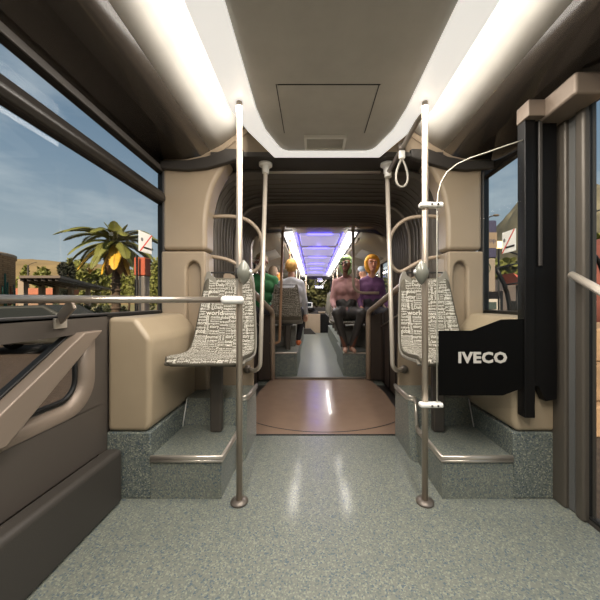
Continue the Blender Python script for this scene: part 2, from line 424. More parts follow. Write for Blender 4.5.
# low grey channel box on the floor by the left wall
tg = MB().box(XL+.015, XL+.115, .1, 1.735, .0, .31).build('heater_box', darkgrey, bevel=.03, seg=4)
tag(tg, 'low dark grey rounded box along the foot of the left wall', 'heater box')

# right side: grey door post of several ribs, door window beyond
m = MB(); m.box(C+W-.06, C+W+.02, 1.74, 1.80, 0, 2.3)
struct(MB().box(XR-.03, XR+.05, 1.665, 1.80, 0, 2.28), 'trim_17', postgrey, bevel=.012)
struct(MB().box(XR-.01, XR+.05, 1.60, 1.68, 0, 2.28), 'trim_18', texgrey, bevel=.012)
struct(MB().box(XR-.025, XR+.05, 1.557, 1.615, 0, 2.28), 'trim_19', postgrey, bevel=.015)
window(3, XR+.012, -.6, 1.57, .02, 2.2, fw=.016, dep=.02)
window(4, XR+.03, 1.78, 2.56, 1.06, 2.215, fw=.022)
struct(MB().box(XR-.012, XR, 1.80, 2.54, 1.062, 1.08), 'trim_20', rubber)
struct(MB().box(C+1.25, C+1.262, 2.40, 2.46, 1.08, 2.2), 'trim_21', darkgrey, bevel=.004)
# door hardware over the right door
struct(MB().box(XR-.16, XR, 1.45, 1.80, 2.16, 2.27), 'trim_22', doorgrey, bevel=.015)

# ================================================================== WHEEL HOUSINGS AND CARPETED STEPS
for sx, side in ((-1, 'left'), (1, 'right')):
    X = lambda a: C+sx*a
    t = thing('wheel_housing', f'tall cream moulded housing below the {side} window beside the {side} grey seat', 'housing', (0, 0, 0))
    pf = [(X(1.315), .39), (X(1.075), .39), (X(1.06), .45), (X(1.06), .93), (X(1.15), 1.058), (X(1.315), 1.062)]
    MB().prism(pf, (1.75, 2.44)).build('cover', creamlow, t, bevel=.03, seg=4)
    t = thing('carpeted_step', f'speckled grey-green stepped platform with aluminium edging under the {side} seat', 'step', (0, 0, 0))
    MB().box(min(X(1.318), X(1.06)), max(X(1.318), X(1.06)), 1.752, 2.44, 0, .388).build('base', carpetd, t, bevel=.01)
    tr = [(X(1.058), 1.752), (X(.645), 1.752), (X(.645), 2.20), (X(1.058), 2.20)]
    MB().prism(tr, (0, .245), ax='Z').build('tread', carpet, t)
    # upper box: profile in (x,y) with flared front corner, slanted front
    m = MB()
    bot = [(X(1.058), 2.15), (X(.62), 2.15), (X(.60), 2.20), (X(.60), 2.595), (X(1.058), 2.595)]
    top = [(X(1.058), 2.24), (X(.655), 2.24), (X(.61), 2.28), (X(.60), 2.595), (X(1.058), 2.595)]
    vb = [m.bm.verts.new((a, b, .0)) for a, b in bot]; vt = [m.bm.verts.new((a, b, .435)) for a, b in top]
    m.bm.faces.new(vb); m.bm.faces.new(vt[::-1])
    for i in range(5): m.bm.faces.new((vb[i], vb[(i+1) % 5], vt[(i+1) % 5], vt[i]))
    m.build('riser_box', carpet, t, bevel=.004)
    def nosing(path, w=.022):
        mm = MB()
        for dz, rr in ((0, .012), (-.016, .010)):
            mm.tube([(a, b, c+dz) for a, b, c in path], rr, 8)
        mm.tube([(a+(.018 if 0 else 0), b, c+.006) for a, b, c in path], .012, 8)
        return mm
    nosing([(X(1.055), 1.748, .24), (X(.642), 1.748, .24), (X(.638), 2.16, .24)]).build('edging', alu, t)
    nosing([(X(.638), 2.16, .24), (X(.652), 2.235, .425)]).build('edging', alu, t)
    nosing([(X(.652), 2.235, .43), (X(.605), 2.285, .43), (X(.597), 2.59, .43)]).build('edging', alu, t)
    MB().tube([(X(1.05), 2.165, .25), (X(1.05), 2.235, .43)], .004, 6).build('sealing_strip', white, t)
# panel behind the seat between pod and opening
# floor edge trim
struct(MB().box(C-.66, C+.66, 2.585, 2.60, 0.0, .006), 'trim_23', rubber)

# ================================================================== ARTICULATION: turntable, bellows, barriers
t = thing('turntable', 'glossy brown turntable floor plate between the two halves of the bus', 'turntable', (0, 0, 0))
pl = [(C-.66, 2.602), (C+.66, 2.602), (C+.78, 3.2), (C+.80, 3.8), (C+.73, 4.5), (C-.73, 4.5), (C-.80, 3.8), (C-.78, 3.2)]
MB().prism(pl, (-.1, .002), ax='Z').build('floor_plate', turn, t)
arcp = []
for k in range(33):
    a = -PI/2 + (k-16)/16*math.radians(39); arcp.append((C+1.12*math.cos(a), 3.77+1.12*math.sin(a)))
m = MB(); vs0 = [m.bm.verts.new((x, y, .0035)) for x, y in arcp]; vs1 = [m.bm.verts.new((C+(x-C)*1.009, 3.77+(y-3.77)*1.009, .0035)) for x, y in arcp]
for i in range(32): m.bm.faces.new((vs0[i], vs0[i+1], vs1[i+1], vs1[i]))
m.build('ring_gap', rubber, t, solid=.001)
MB().box(C-.73, C+.73, 4.46, 4.5, .002, .03).build('threshold', aludark, t, bevel=.008)

t = thing('bellows', 'dark folded rubber bellows lining the passage between the bus halves', 'bellows', (0, 0, 0))
base = [(.985, -.1), (.985, 1.8), (.975, 1.95), (.94, 2.08), (.88, 2.17), (.80, 2.235), (.70, 2.265), (.55, 2.275), (0, 2.28)]
base = base + [(-a, z) for a, z in base[::-1][1:]]
nf = 20; y0, y1 = 2.55, 4.54
m = MB(); rows = []
for j in range(nf*2+1):
    y = y0+(y1-y0)*j/(nf*2); off = .045 if j % 2 else 0
    row = []
    for i, (a, z) in enumerate(base):
        p0 = Vector(base[max(i-1, 0)]); p1 = Vector(base[min(i+1, len(base)-1)]); d = (p1-p0).normalized(); nrm = Vector((-d.y, d.x))
        # outward normal
        wd = 1+.085*(y-2.6)/1.9*(abs(a)/1.0)
        q = Vector((a*wd, z)) + (nrm if nrm.dot(Vector((a, z-1.0))) > 0 else -nrm)*off
        row.append(m.bm.verts.new((C+q.x, y, q.y)))
    rows.append(row)
for a, b in zip(rows, rows[1:]):
    for k in range(len(a)-1): m.bm.faces.new((a[k], a[k+1], b[k+1], b[k]))
m.build('folded_skin', bellow, t)
m = MB()
for k in range(17):
    yy = 2.66+k*.112
    if abs(yy-3.42) > .04: m.tube([(C+a*(1+.085*(yy-2.6)/1.9*abs(a)), yy+.012*math.sin(a*5), z+.004+.004*math.sin(a*7+k)) for a, z in base], .007, 5)
m.build('fold_highlights', mat('fold_highlight', srgb(104, 97, 88), .4, metal=.3), t)  # paler ribs added along the folds to imitate lit ridges
m = MB(); m.tube(smooth_path([(C+a*1.01, 3.42, z-.012) for a, z in base], .05, 3), .016, 8); m.build('middle_frame', bellowrib, t)
struct(MB().box(C-1.2, C+1.2, 2.6, 4.5, -.14, -.10), 'floor', darkgrey)

# portal on the far side (frame of the front car)
for sx, n in ((-1, 24), (1, 25)):
    X = lambda a: C+sx*a
    pts = [(X(1.32), 0), (X(1.32), 2.45), (X(0), 2.45), (X(0), 2.27), (X(.88), 2.265), (X(.96), 2.22), (X(1.01), 2.13), (X(1.04), 2.0), (X(1.045), 0)]
    struct(MB().prism(pts, (4.50, 4.62)), 'trim_%d' % n, cream, bevel=.01)
    # barrier of the passage: dark panel with beige rail on top
    t = thing('gangway_barrier', f'dark panel with a sloping beige handrail on the {"left" if sx < 0 else "right"} of the turntable', 'barrier', (0, 0, 0))
    path = [(X(.705), 4.43, .01), (X(.705), 4.43, 1.0), (X(.80), 3.0, 1.33), (X(.86), 2.62, 1.37)]
    MB().tube(smooth_path(path, .12, 6), .036, 12).build('handrail', railbeige, t)
    m = MB()
    m.prism([(4.42, 0.003), (4.42, .97), (3.0, 1.28), (2.62, 1.32), (2.62, 0.003)], (X(.90), X(.915)), ax='X')
    m.build('side_panel', barrier, t)
    m = MB(); m.prism([(X(.71), .003), (X(.71), .93), (X(.91), 1.0), (X(.91), .003)], (4.425, 4.44)); m.build('end_panel', barrier, t)
    m = MB()
    for k in range(6): yy = 2.75+k*.3; m.tube([(X(.895), yy, .01), (X(.895), yy, 1.0)], .006, 6)
    m.build('joint_strip', rubber, t)
    MB().tube([(X(.895), 4.40, .80), (X(.895), 3.0, 1.12)], .010, 8).build('trim_rod', alu, t)

# ================================================================== POLES AND RAILS
def plate(mb, x, y, z, r=.05, h=.02): mb.lathe([(.0, h), (r, h), (r, 0), (r*.9, -.004), (r*.55, -.006), (r*.52, -.06), (.0, -.06)], (x, y, z))
for sx, side in ((-1, 'left'), (1, 'right')):
    px = C + sx*.532; py = 1.72
    t = thing('grab_pole', f'straight vertical pole in front of the {side} patterned seat', 'pole', (0, 0, 0))
    MB().tube([(px, py, .0), (px, py, 2.59)], .0175, 20).build('tube', steel, t)
    MB().lathe([(.0, 0), (.05, 0), (.05, .012), (.02, .02), (0, .02)], (px, py, 0)).build('floor_flange', aludark, t)
    b = thing('stop_button', f'leaf-shaped grey button unit on the {side} tall pole', 'stop button', (0, 0, 0))
    bx = px - sx*.030; bz = CAMZ + (302-273)/300*1.70
    m = MB(); seg = 20
    # pointed lens body
    prof = [(max(1e-4, .038*math.sin(PI*k/14)**.8), -.070+.140*k/14) for k in range(15)]
    m.lathe(prof, (bx-sx*.006, py-.045, bz), 20)
    m.build('button_housing', mat('button_grey', srgb(118, 118, 108), .3, coat=.3), b)
    MB().lathe([(0, -.006), (.010, -.006), (.013, 0), (.010, .008), (0, .010)], (bx-sx*.044, py-.050, bz+.004), 16, 'X').build('push_button', white, b)
    MB().lathe([(0, -.03), (.024, -.03), (.024, .03), (0, .03)], (px, py, bz), 16).build('pole_clip', darkgrey, b)

# poles ending in round plates under the portal, bent into the side box below
for sx, side in ((-1, 'left'), (1, 'right')):
    X = lambda a: C+sx*a
    t = thing('portal_pole', f'{side} slender pole hanging from a white round plate at the passage and bending outwards below', 'pole', (0, 0, 0))
    x_t = X(.50); x_b = X(.545)
    pth = smooth_path([(x_t, 2.47, 2.25), (x_b, 2.47, .62), (x_b+sx*.045, 2.50, .575), (X(.67), 2.59, .575)], .05, 6)
    MB().tube(pth, .018, 16).build('tube', steelw, t)
    m = MB(); plate(m, x_t, 2.47, 2.27, .055); m.build('ceiling_plate', white, t)
    MB().lathe([(0, -.01), (.034, -.01), (.034, .008), (0, .008)], (X(.67), 2.57, .575), 16, 'Y').build('wall_flange', aludark, t)
    # closed loop rail by the bellows
    t = thing('loop_rail', f'bent beige grab rail loop behind the {side} patterned seat', 'grab rail', (0, 0, 0))
    pts = [(444, 217), (421, 216), (404, 219), (391, 232), (389, 250), (391, 266), (399, 273), (408, 268), (424, 259), (444, 256)]
    q = [P(a, b, 2.56) for a, b in pts]
    if sx < 0: q = [Vector((2*C-v.x, v.y, v.z)) for v in q]
    MB().tube(smooth_path(q, .10, 5), .016, 12).build('tube', railbeige, t)

# side panels closing the gap between step box and bellows
for sx, n in ((-1, 26), (1, 27)):
    X = lambda a: C+sx*a
    struct(MB().box(min(X(.965), X(.62)), max(X(.965), X(.62)), 2.575, 2.60, .0, .80), 'trim_%d' % n, cream, bevel=.01)

# U-shaped rail right and straight bronze pole left, at the far portal
t = thing('corner_rail', 'thin beige pole dropping from the far header and turning right in front of the women', 'grab rail', (0, 0, 0))
q = [P(353, 226, 4.44), P(353.5, 293, 4.44), P(379, 293, 4.44)]
MB().tube(smooth_path(q, .16, 8), .020, 12).build('tube', railbeige, t)
m = MB(); plate(m, q[0].x, 4.44, q[0].z-.01, .05); m.build('ceiling_plate', railbeige, t)
t = thing('corner_rail', 'thin bronze pole dropping from the far header in front of the white-shirted man', 'grab rail', (0, 0, 0))
q = [P(283, 226, 4.44), P(279.5, 343, 4.44), P(270, 343, 4.44)]
MB().tube(smooth_path(q, .12, 8), .020, 12).build('tube', steeld, t)
m = MB(); plate(m, q[0].x, 4.44, q[0].z-.01, .05); m.build('ceiling_plate', railbeige, t)

# horizontal hand rail along the left window to the pole
t = thing('window_handrail', 'long horizontal silver handrail crossing the left window to the left tall pole', 'handrail', (0, 0, 0))
zr = 1.161
MB().tube([(XL+.01, 1.08, zr), (C-.532-.05, 1.69, zr)], .0165, 16).build('tube', mat('handrail_steel', srgb(176, 166, 154), .28, metal=.75), t)
d = Vector((C-.532-(XL+.01), 1.70-1.08, 0)).normalized()
pE = Vector((C-.532, 1.69, zr))
MB().cap(pE-d*.075-Vector((0, .01, 0)), pE+Vector((.012, -.004, 0)), .023, .022, 16).build('clamp', white, t)
m = MB()
for dz in (-.010, .010): m.ell(pE+Vector((-.028, -.044, dz)), (.006, .006, .005), 1)
m.build('screw', rubber, t)
m = MB()
a = P(73, 303, 1.24); b = P(62, 318, 1.40)
m.bm.verts.ensure_lookup_table()
def bar(mb, a, b, w, th, up=Vector((0, 1, 0))):
    a, b = Vector(a), Vector(b); d = (b-a).normalized(); s_ = d.cross(up).normalized(); n_ = d.cross(s_).normalized()
    vs = [mb.bm.verts.new(p + s_*i*w/2 + n_*j*th/2) for p in (a, b) for i, j in ((-1, -1), (1, -1), (1, 1), (-1, 1))]
    for f in ((0, 1, 2, 3), (7, 6, 5, 4), (0, 4, 5, 1), (1, 5, 6, 2), (2, 6, 7, 3), (3, 7, 4, 0)): mb.bm.faces.new([vs[i] for i in f])
bar(m, a, (XL+.02, 1.41, 1.07), .05, .012)
m.build('bracket', doorgrey, t, bevel=.003)
MB().box(XL+.012, XL+.024, 1.38, 1.45, 1.025, 1.075).build('bracket_foot', alu, t, bevel=.004)

# upper rail with hanging strap on the right
t = thing('ceiling_rail', 'sloping overhead rail running from the right portal pole towards the ceiling', 'rail', (0, 0, 0))
A = Vector((C+.50, 2.44, 2.20)); B = P(412, 131, 1.98); D = (B-A)
MB().tube([A, A+D*2.2], .0165, 14).build('tube', mat('rail_grey', srgb(150, 142, 132), .35, metal=.4), t)
MB().tube([(C+.50, 2.44, 2.165), (C+.50, 2.44, 2.235)], .028, 16).build('joint', white, t)
t = thing('hanging_strap', 'grey looped strap handle with white clip hanging from the sloping overhead rail', 'strap', (0, 0, 0))
S = A + D*.63
MB().tube([S+Vector((0, 0, .03)), S+Vector((0, 0, -.015))], .024, 14).build('rail_clamp', aludark, t)
MB().box(S.x-.022, S.x+.022, S.y-.014, S.y+.014, S.z-.075, S.z-.015).build('clip', white, t, bevel=.008)
lp = []
for k in range(25):
    u = k/24; ang = 2*PI*u
    w = .055*math.sin(ang)*(.5-.5*math.cos(ang))**.5
    lp.append((S.x+w, S.y, S.z-.07-.205*(.5-.5*math.cos(ang))))
MB().tube(lp, .008, 8).build('loop', mat('strap_grey', srgb(150, 145, 135), .5), t)

# ================================================================== PARTITION WITH BLACK PANEL
YG = 1.70; k_ = YG/300
def G(px, py): return ((px-313)*k_, CAMZ+(302-py)*k_)
t = thing('glass_partition', 'clear curved glass partition with black lettered panel held by the right tall pole', 'partition', (0, 0, 0))
top = [(523, 140), (505, 146), (488, 152), (470, 158), (457, 164), (447, 172), (441, 182), (438, 193), (437, 205)]
gp = [G(*p) for p in [(437, 408), (523, 408)] + top]
MB().prism(gp, (YG-.004, YG+.004)).build('glass_pane', screen, t)
m = MB(); m.tube([(x, YG, z) for x, z in [G(*p) for p in top]] + [(G(437, 408)[0], YG, G(437, 408)[1])], .0035, 6)
m.build('glass_edge', glassedge, t)
pp = [(438, 330.5), (471, 330.5), (500, 319.5), (534, 318.5), (534, 384), (523, 387), (502, 395), (438, 395)]
MB().prism([G(*p) for p in pp], (YG-.009, YG-.0045)).build('black_panel', panelblack, t)
me = text_mesh('IVECO', .1, .0008, 1.08, .0042)
xs = [v.co.x for v in me.vertices]; ys = [v.co.y for v in me.vertices]
wd = (506-457.5)*k_; ht = (363-351.5)*k_; cx, cz_ = G(481.7, 357.2)
for v in me.vertices:
    x = (v.co.x-(max(xs)+min(xs))/2)/(max(xs)-min(xs))*wd; y = (v.co.y-(max(ys)+min(ys))/2)/(max(ys)-min(ys))*ht
    v.co = (cx+x, YG-.0100-v.co.z, cz_+y)
me.materials.append(mat('letter_silver', srgb(196, 192, 184), .5))
o = bpy.data.objects.new('lettering', me); COL.objects.link(o); o.parent = t; o['label'] = 'silver capital lettering'
for py_ in (205, 405):
    x, z = G(432, py_)
    m = MB(); m.box(G(419.5, 0)[0], G(443, 0)[0], YG-.018, YG+.03, z-.014, z+.014)
    cl = m.build('clamp', white, t, bevel=.012, seg=4)
    m = MB()
    for qx in (431, 437): m.lathe([(0, -.001), (.006, -.001), (.006, .002), (0, .002)], (G(qx, 0)[0], YG-.019, z), 12, 'Y')
    m.build('screw', rubber, cl)
# dark posts carrying the partition
t = thing('partition_post', 'pair of tall black posts at the right end of the glass partition', 'post', (0, 0, 0))
MB().box(G(522.5, 0)[0], G(533, 0)[0], YG-.02, YG+.045, G(0, 417)[1], 2.22).build('front_post', black, t, bevel=.006)
MB().prism([G(*p) for p in [(534, 120), (556, 120), (556, 399), (545, 401), (538, 386), (534, 386)]], (YG-.005, YG+.045)).build('rear_post', black, t)
MB().box(G(536.5, 0)[0], G(540.5, 0)[0], YG-.02, YG-.006, 1.35, 2.22).build('highlight_strip', darkgrey, t, bevel=.006)  # paler strip standing in for a highlight on the rear post
MB().box(G(521, 0)[0], G(556, 0)[0], YG-.06, YG+.04, 2.17, 2.26).build('top_bracket', doorgrey, t, bevel=.006)
t = thing('door_handrail', 'white handrail sloping into view at the right door', 'handrail', (0, 0, 0))
A = P(572, 275, 1.585); B = P(606, 294, 1.25)
MB().tube([A, A+(B-A)*1.6], .019, 16).build('tube', steelw, t)
MB().tube([A+Vector((.045, .01, 0)), A+Vector((0, 0, 0))], .012, 10).build('wall_mount', aludark, t)

# ================================================================== SEATS
WORDS = ['world', 'Daily', 'Express', 'INTERNATIONAL', 'news', 'REPORT', 'Business', 'TIMES', 'magazine', 'PRESS', 'Sunday', 'weekly', 'culture', 'SPORT', 'travel', 'paper', 'EDITION', 'media', 'letter', 'Journal', 'FASHION', 'story', 'global', 'HEADLINE']
WM = {}
def wordmesh(w):
    if w not in WM:
        me = text_mesh(w, 1.0, 0, 1.0, .012)
        vs = [v.co.copy() for v in me.vertices]; xs = [v.x for v in vs]; ys = [v.y for v in vs]
        cx, cy = (max(xs)+min(xs))/2, (max(ys)+min(ys))/2; wx, wy = max(xs)-min(xs), max(ys)-min(ys)
        WM[w] = ([((v.x-cx)/wx, (v.y-cy)/wy) for v in vs], [tuple(p.vertices) for p in me.polygons], wx/wy)
        bpy.data.meshes.remove(me)
    return WM[w]
# profile of the cushion (y forward = -y local, z up); seat faces local -y
PROF = [(-.43, -.035), (-.435, -.012), (-.415, .004), (-.36, .004), (-.20, -.012), (-.08, -.012), (-.02, .012), (.02, .07), (.05, .16), (.09, .30), (.125, .43), (.145, .52), (.152, .545)]
# arc-length table
_s = [0]
for a, b in zip(PROF, PROF[1:]): _s.append(_s[-1]+math.hypot(b[0]-a[0], b[1]-a[1]))
SL = _s[-1]
def prof(s):
    s = max(0, min(SL, s))
    for i in range(len(_s)-1):
        if s <= _s[i+1]:
            t = (s-_s[i])/(_s[i+1]-_s[i]); return (PROF[i][0]*(1-t)+PROF[i+1][0]*t, PROF[i][1]*(1-t)+PROF[i+1][1]*t)
    return PROF[-1]
def halfw(s):
    u = s/SL
    if s < .06: return .195+.045*math.sin(s/.06*PI/2)
    if u < .42: return .24
    return .24 - .052*((u-.42)/.58)**1.1 - (.03*max(0, (u-.95)/.05)**2)
def surf(u, s, off=0):
    """u in -1..1"""
    y, z = prof(s); y2, z2 = prof(s+.004); y1, z1 = prof(s-.004)
    d = Vector((y2-y1, z2-z1)).normalized(); n = Vector((-d.y, d.x))   # points to the sitter
    w = halfw(s); curve = .016*u*u*(1 if s > .06 else 0)
    return Vector((u*w, y + n.x*(curve+off), z + n.y*(curve+off)))
def build_seat_meshes():
    m = MB(); nu, nv = 12, 48
    g = [[m.bm.verts.new(surf(-1+2*i/nu, SL*j/nv)) for i in range(nu+1)] for j in range(nv+1)]
    g2 = [[m.bm.verts.new(surf((-1+2*i/nu)*.985, SL*j/nv, -.022)) for i in range(nu+1)] for j in range(nv+1)]
    for j in range(nv):
        for i in range(nu):
            f = m.bm.faces.new((g[j][i], g[j][i+1], g[j+1][i+1], g[j+1][i])); f.smooth = True
            f = m.bm.faces.new((g2[j][i], g2[j+1][i], g2[j+1][i+1], g2[j][i+1])); f.smooth = True
    for j in range(nv):
        m.bm.faces.new((g[j][0], g[j+1][0], g2[j+1][0], g2[j][0])); m.bm.faces.new((g[j][nu], g2[j][nu], g2[j+1][nu], g[j+1][nu]))
    for i in range(nu):
        m.bm.faces.new((g[0][i], g2[0][i], g2[0][i+1], g[0][i+1])); m.bm.faces.new((g[nv][i], g[nv][i+1], g2[nv][i+1], g2[nv][i]))
    return m
def split(x0, x1, y0, y1, out, rnd):
    w, h = x1-x0, y1-y0
    big = w*h
    if (w < .15 and h < .15) and (w < .024 or h < .024 or (min(w, h) < .045 and rnd.random() < .45)) or (w < .03 and h < .1 and rnd.random() < .5) or (h < .02 and w < .12) or w < .014 or h < .014:
        out.append((x0, x1, y0, y1)); return
    if (w > h*1.1 and w > .10) or (h < .026):
        t = x0+w*rnd.uniform(.35, .65); split(x0, t, y0, y1, out, rnd); split(t, x1, y0, y1, out, rnd)
    elif w < .022:
        t = y0+h*rnd.uniform(.35, .65); split(x0, x1, y0, t, out, rnd); split(x0, x1, t, y1, out, rnd)
    elif h >= w or rnd.random() < .75:
        t = y0+h*rnd.uniform(.3, .7); split(x0, x1, y0, t, out, rnd); split(x0, x1, t, y1, out, rnd)
    else:
        t = x0+w*rnd.uniform(.3, .7); split(x0, t, y0, y1, out, rnd); split(t, x1, y0, y1, out, rnd)
def build_words():
    rnd = random.Random(5); blocks = []
    split(-.24, .24, .02, SL-.012, blocks, rnd)
    bm = bmesh.new()
    for (x0, x1, y0, y1) in blocks:
        w, h = x1-x0-.004, y1-y0-.004
        if w <= .004 or h <= .004: continue
        vert = h > w*1.3; lw, lh = (h, w) if vert else (w, h)
        asp = lw/lh
        wd_ = min(rnd.sample(WORDS, 8), key=lambda q: abs(math.log(wordmesh(q)[2]/asp)))
        vs, fs, _ = wordmesh(wd_)
        cx, cy = (x0+x1)/2, (y0+y1)/2; flat = []
        for a, b in vs:
            if vert: X_, S_ = cx - b*w, cy + a*h
            else: X_, S_ = cx + a*w, cy + b*h
            flat.append((X_, S_))
        if any(abs(X_) > halfw(S_)-.006 for X_, S_ in flat): 
            k = min(1, min((halfw(S_)-.008)/max(abs(X_), 1e-6) for X_, S_ in flat))
            if k < .8: continue
            flat = [(X_*k, S_) for X_, S_ in flat]
        bv = [bm.verts.new(surf(X_/halfw(S_), S_, .0015)) for X_, S_ in flat]
        for f in fs:
            try: bm.faces.new([bv[i] for i in f])
            except ValueError: pass
    me = bpy.data.meshes.new('printed_words'); bm.to_mesh(me); bm.free(); me.materials.append(fabwords); return me
WORDME = build_words()
def make_seat(loc, rz, label, group, post_h=.55, post=True, py0=-.09, back=False):
    t = thing('bus_chair', label, 'seat', loc, rz, group)
    cu = build_seat_meshes().build('cushion', fabric, t)
    o = bpy.data.objects.new('printed_words', WORDME); COL.objects.link(o); o.parent = cu
    # shell behind with ears and grip bar
    m = MB(); nu, nv = 10, 40
    def sh(u, s, off):
        p = surf(u, s, off); p.x *= 1.03; return p
    g = [[m.bm.verts.new(sh(-1+2*i/nu, SL*j/nv, -.024)) for i in range(nu+1)] for j in range(nv+1)]
    g2 = [[m.bm.verts.new(sh(-1+2*i/nu, SL*j/nv, -.042)) for i in range(nu+1)] for j in range(nv+1)]
    for j in range(nv):
        for i in range(nu):
            for q in ((g[j][i], g[j][i+1], g[j+1][i+1], g[j+1][i]), (g2[j][i], g2[j+1][i], g2[j+1][i+1], g2[j][i+1])): f = m.bm.faces.new(q); f.smooth = True
        m.bm.faces.new((g[j][0], g[j+1][0], g2[j+1][0], g2[j][0])); m.bm.faces.new((g[j][nu], g2[j][nu], g2[j+1][nu], g[j+1][nu]))
    for i in range(nu):
        m.bm.faces.new((g[0][i], g2[0][i], g2[0][i+1], g[0][i+1])); m.bm.faces.new((g[nv][i], g[nv][i+1], g2[nv][i+1], g2[nv][i]))
    # ears
    hw = .198
    for s_ in (-1, 1):
        pts = [(s_*hw, .47), (s_*(hw-.006), .54), (s_*(hw-.020), .588), (s_*(hw-.034), .600), (s_*(hw-.048), .596), (s_*(hw-.058), .565), (s_*(hw-.085), .548), (s_*(hw-.10), .50)]
        m.prism(pts, (.135, .172))
    m.build('shell', shell, t, bevel=.004)
    MB().box(-.15, .15, .145, .16, .583, .594).build('grip_bar', shelldark, t, bevel=.003)
    m = MB(); m.tube([surf(u, 0.012, -.030)+Vector((0, 0, -.004)) for u in [-1+2*i/10 for i in range(11)]], .008, 8); m.build('front_edge', shelldark, t)
    if back:
        m = MB()
        g = [[m.bm.verts.new(sh((-1+2*i/nu)*.94, .50+(SL-.50)*j/12, -.0445)) for i in range(nu+1)] for j in range(13)]
        for j in range(12):
            for i in range(nu): m.bm.faces.new((g[j][i], g[j][i+1], g[j+1][i+1], g[j+1][i]))
        bc = m.build('back_cover', fabric, t, solid=.002)
        bw = bmesh.new(); bw.from_mesh(WORDME)
        for v in bw.verts: v.co = v.co
        kill = [v for v in bw.verts if v.co.z < .09]; bmesh.ops.delete(bw, geom=kill, context='VERTS')
        for v in bw.verts: v.co.y += .0515; v.co.x = -v.co.x
        me = bpy.data.meshes.new('printed_words'); bw.to_mesh(me); bw.free(); me.materials.append(fabwords)
        o = bpy.data.objects.new('printed_words', me); COL.objects.link(o); o.parent = bc
    if post:
        MB().box(-.05, .03, py0, py0+.06, -post_h, -.045).build('post', mat('seat_post', srgb(84, 78, 72), .4, metal=.4), t, bevel=.012)
        MB().box(-.09, .09, -.26, .0, -.055, -.037).build('support_bracket', shelldark, t)
    return t
SEATG = 'patterned bus seats'
make_seat((C-.775, 2.24, .795), 0, 'grey word-patterned seat on the left carpeted step behind the left pole', None, .548, py0=-.165)
make_seat((C+.775, 2.24, .795), 0, 'grey word-patterned seat on the right carpeted step partly behind the black panel', None, .548, py0=-.165)
# seats in front car
for (x, y, rz, lab) in ((C-.53, 4.87, PI, 'patterned seat with its back to us carrying the white-shirted man'),
                        (C-1.0, 5.28, 0, 'patterned seat facing us under the man in green'),
                        (C+.42, 5.28, 0, 'patterned seat facing us under the green-haired woman'),
                        (C+.92, 5.28, 0, 'patterned seat facing us under the woman in purple')):
    make_seat((x, y, .83), rz, lab, None, .46, back=(rz > 1))
proto = None
ORD = ['nearest', 'second', 'third', 'fourth']
for r, y in enumerate((6.25, 7.15, 8.05, 8.95)):
    for x, lab in ((C-.99, 'window seat on the left'), (C-.50, 'aisle seat on the left'), (C+.50, 'aisle seat on the right'), (C+.99, 'window seat on the right')):
        if proto is None: proto = make_seat((x, y, .83), PI, '', 'seats in the forward rows', .46); o = proto
        else: o = copy_tree(proto); o.location = (x, y, .83); o.rotation_euler.z = PI
        o['label'] = 'patterned ' + lab + ' in the ' + ORD[r] + ' forward-facing row beyond the passengers'
# pole gripping the seat back in front of the white-shirted man
t = thing('seat_pole', 'short thin bronze pole rising from the white-shirted man seat back to the ceiling', 'pole', (0, 0, 0))
MB().tube([(P(290, 0, 5.0).x, 5.0, 1.38), (P(290, 0, 5.0).x, 5.0, 2.25)], .016, 10).build('tube', steeld, t)

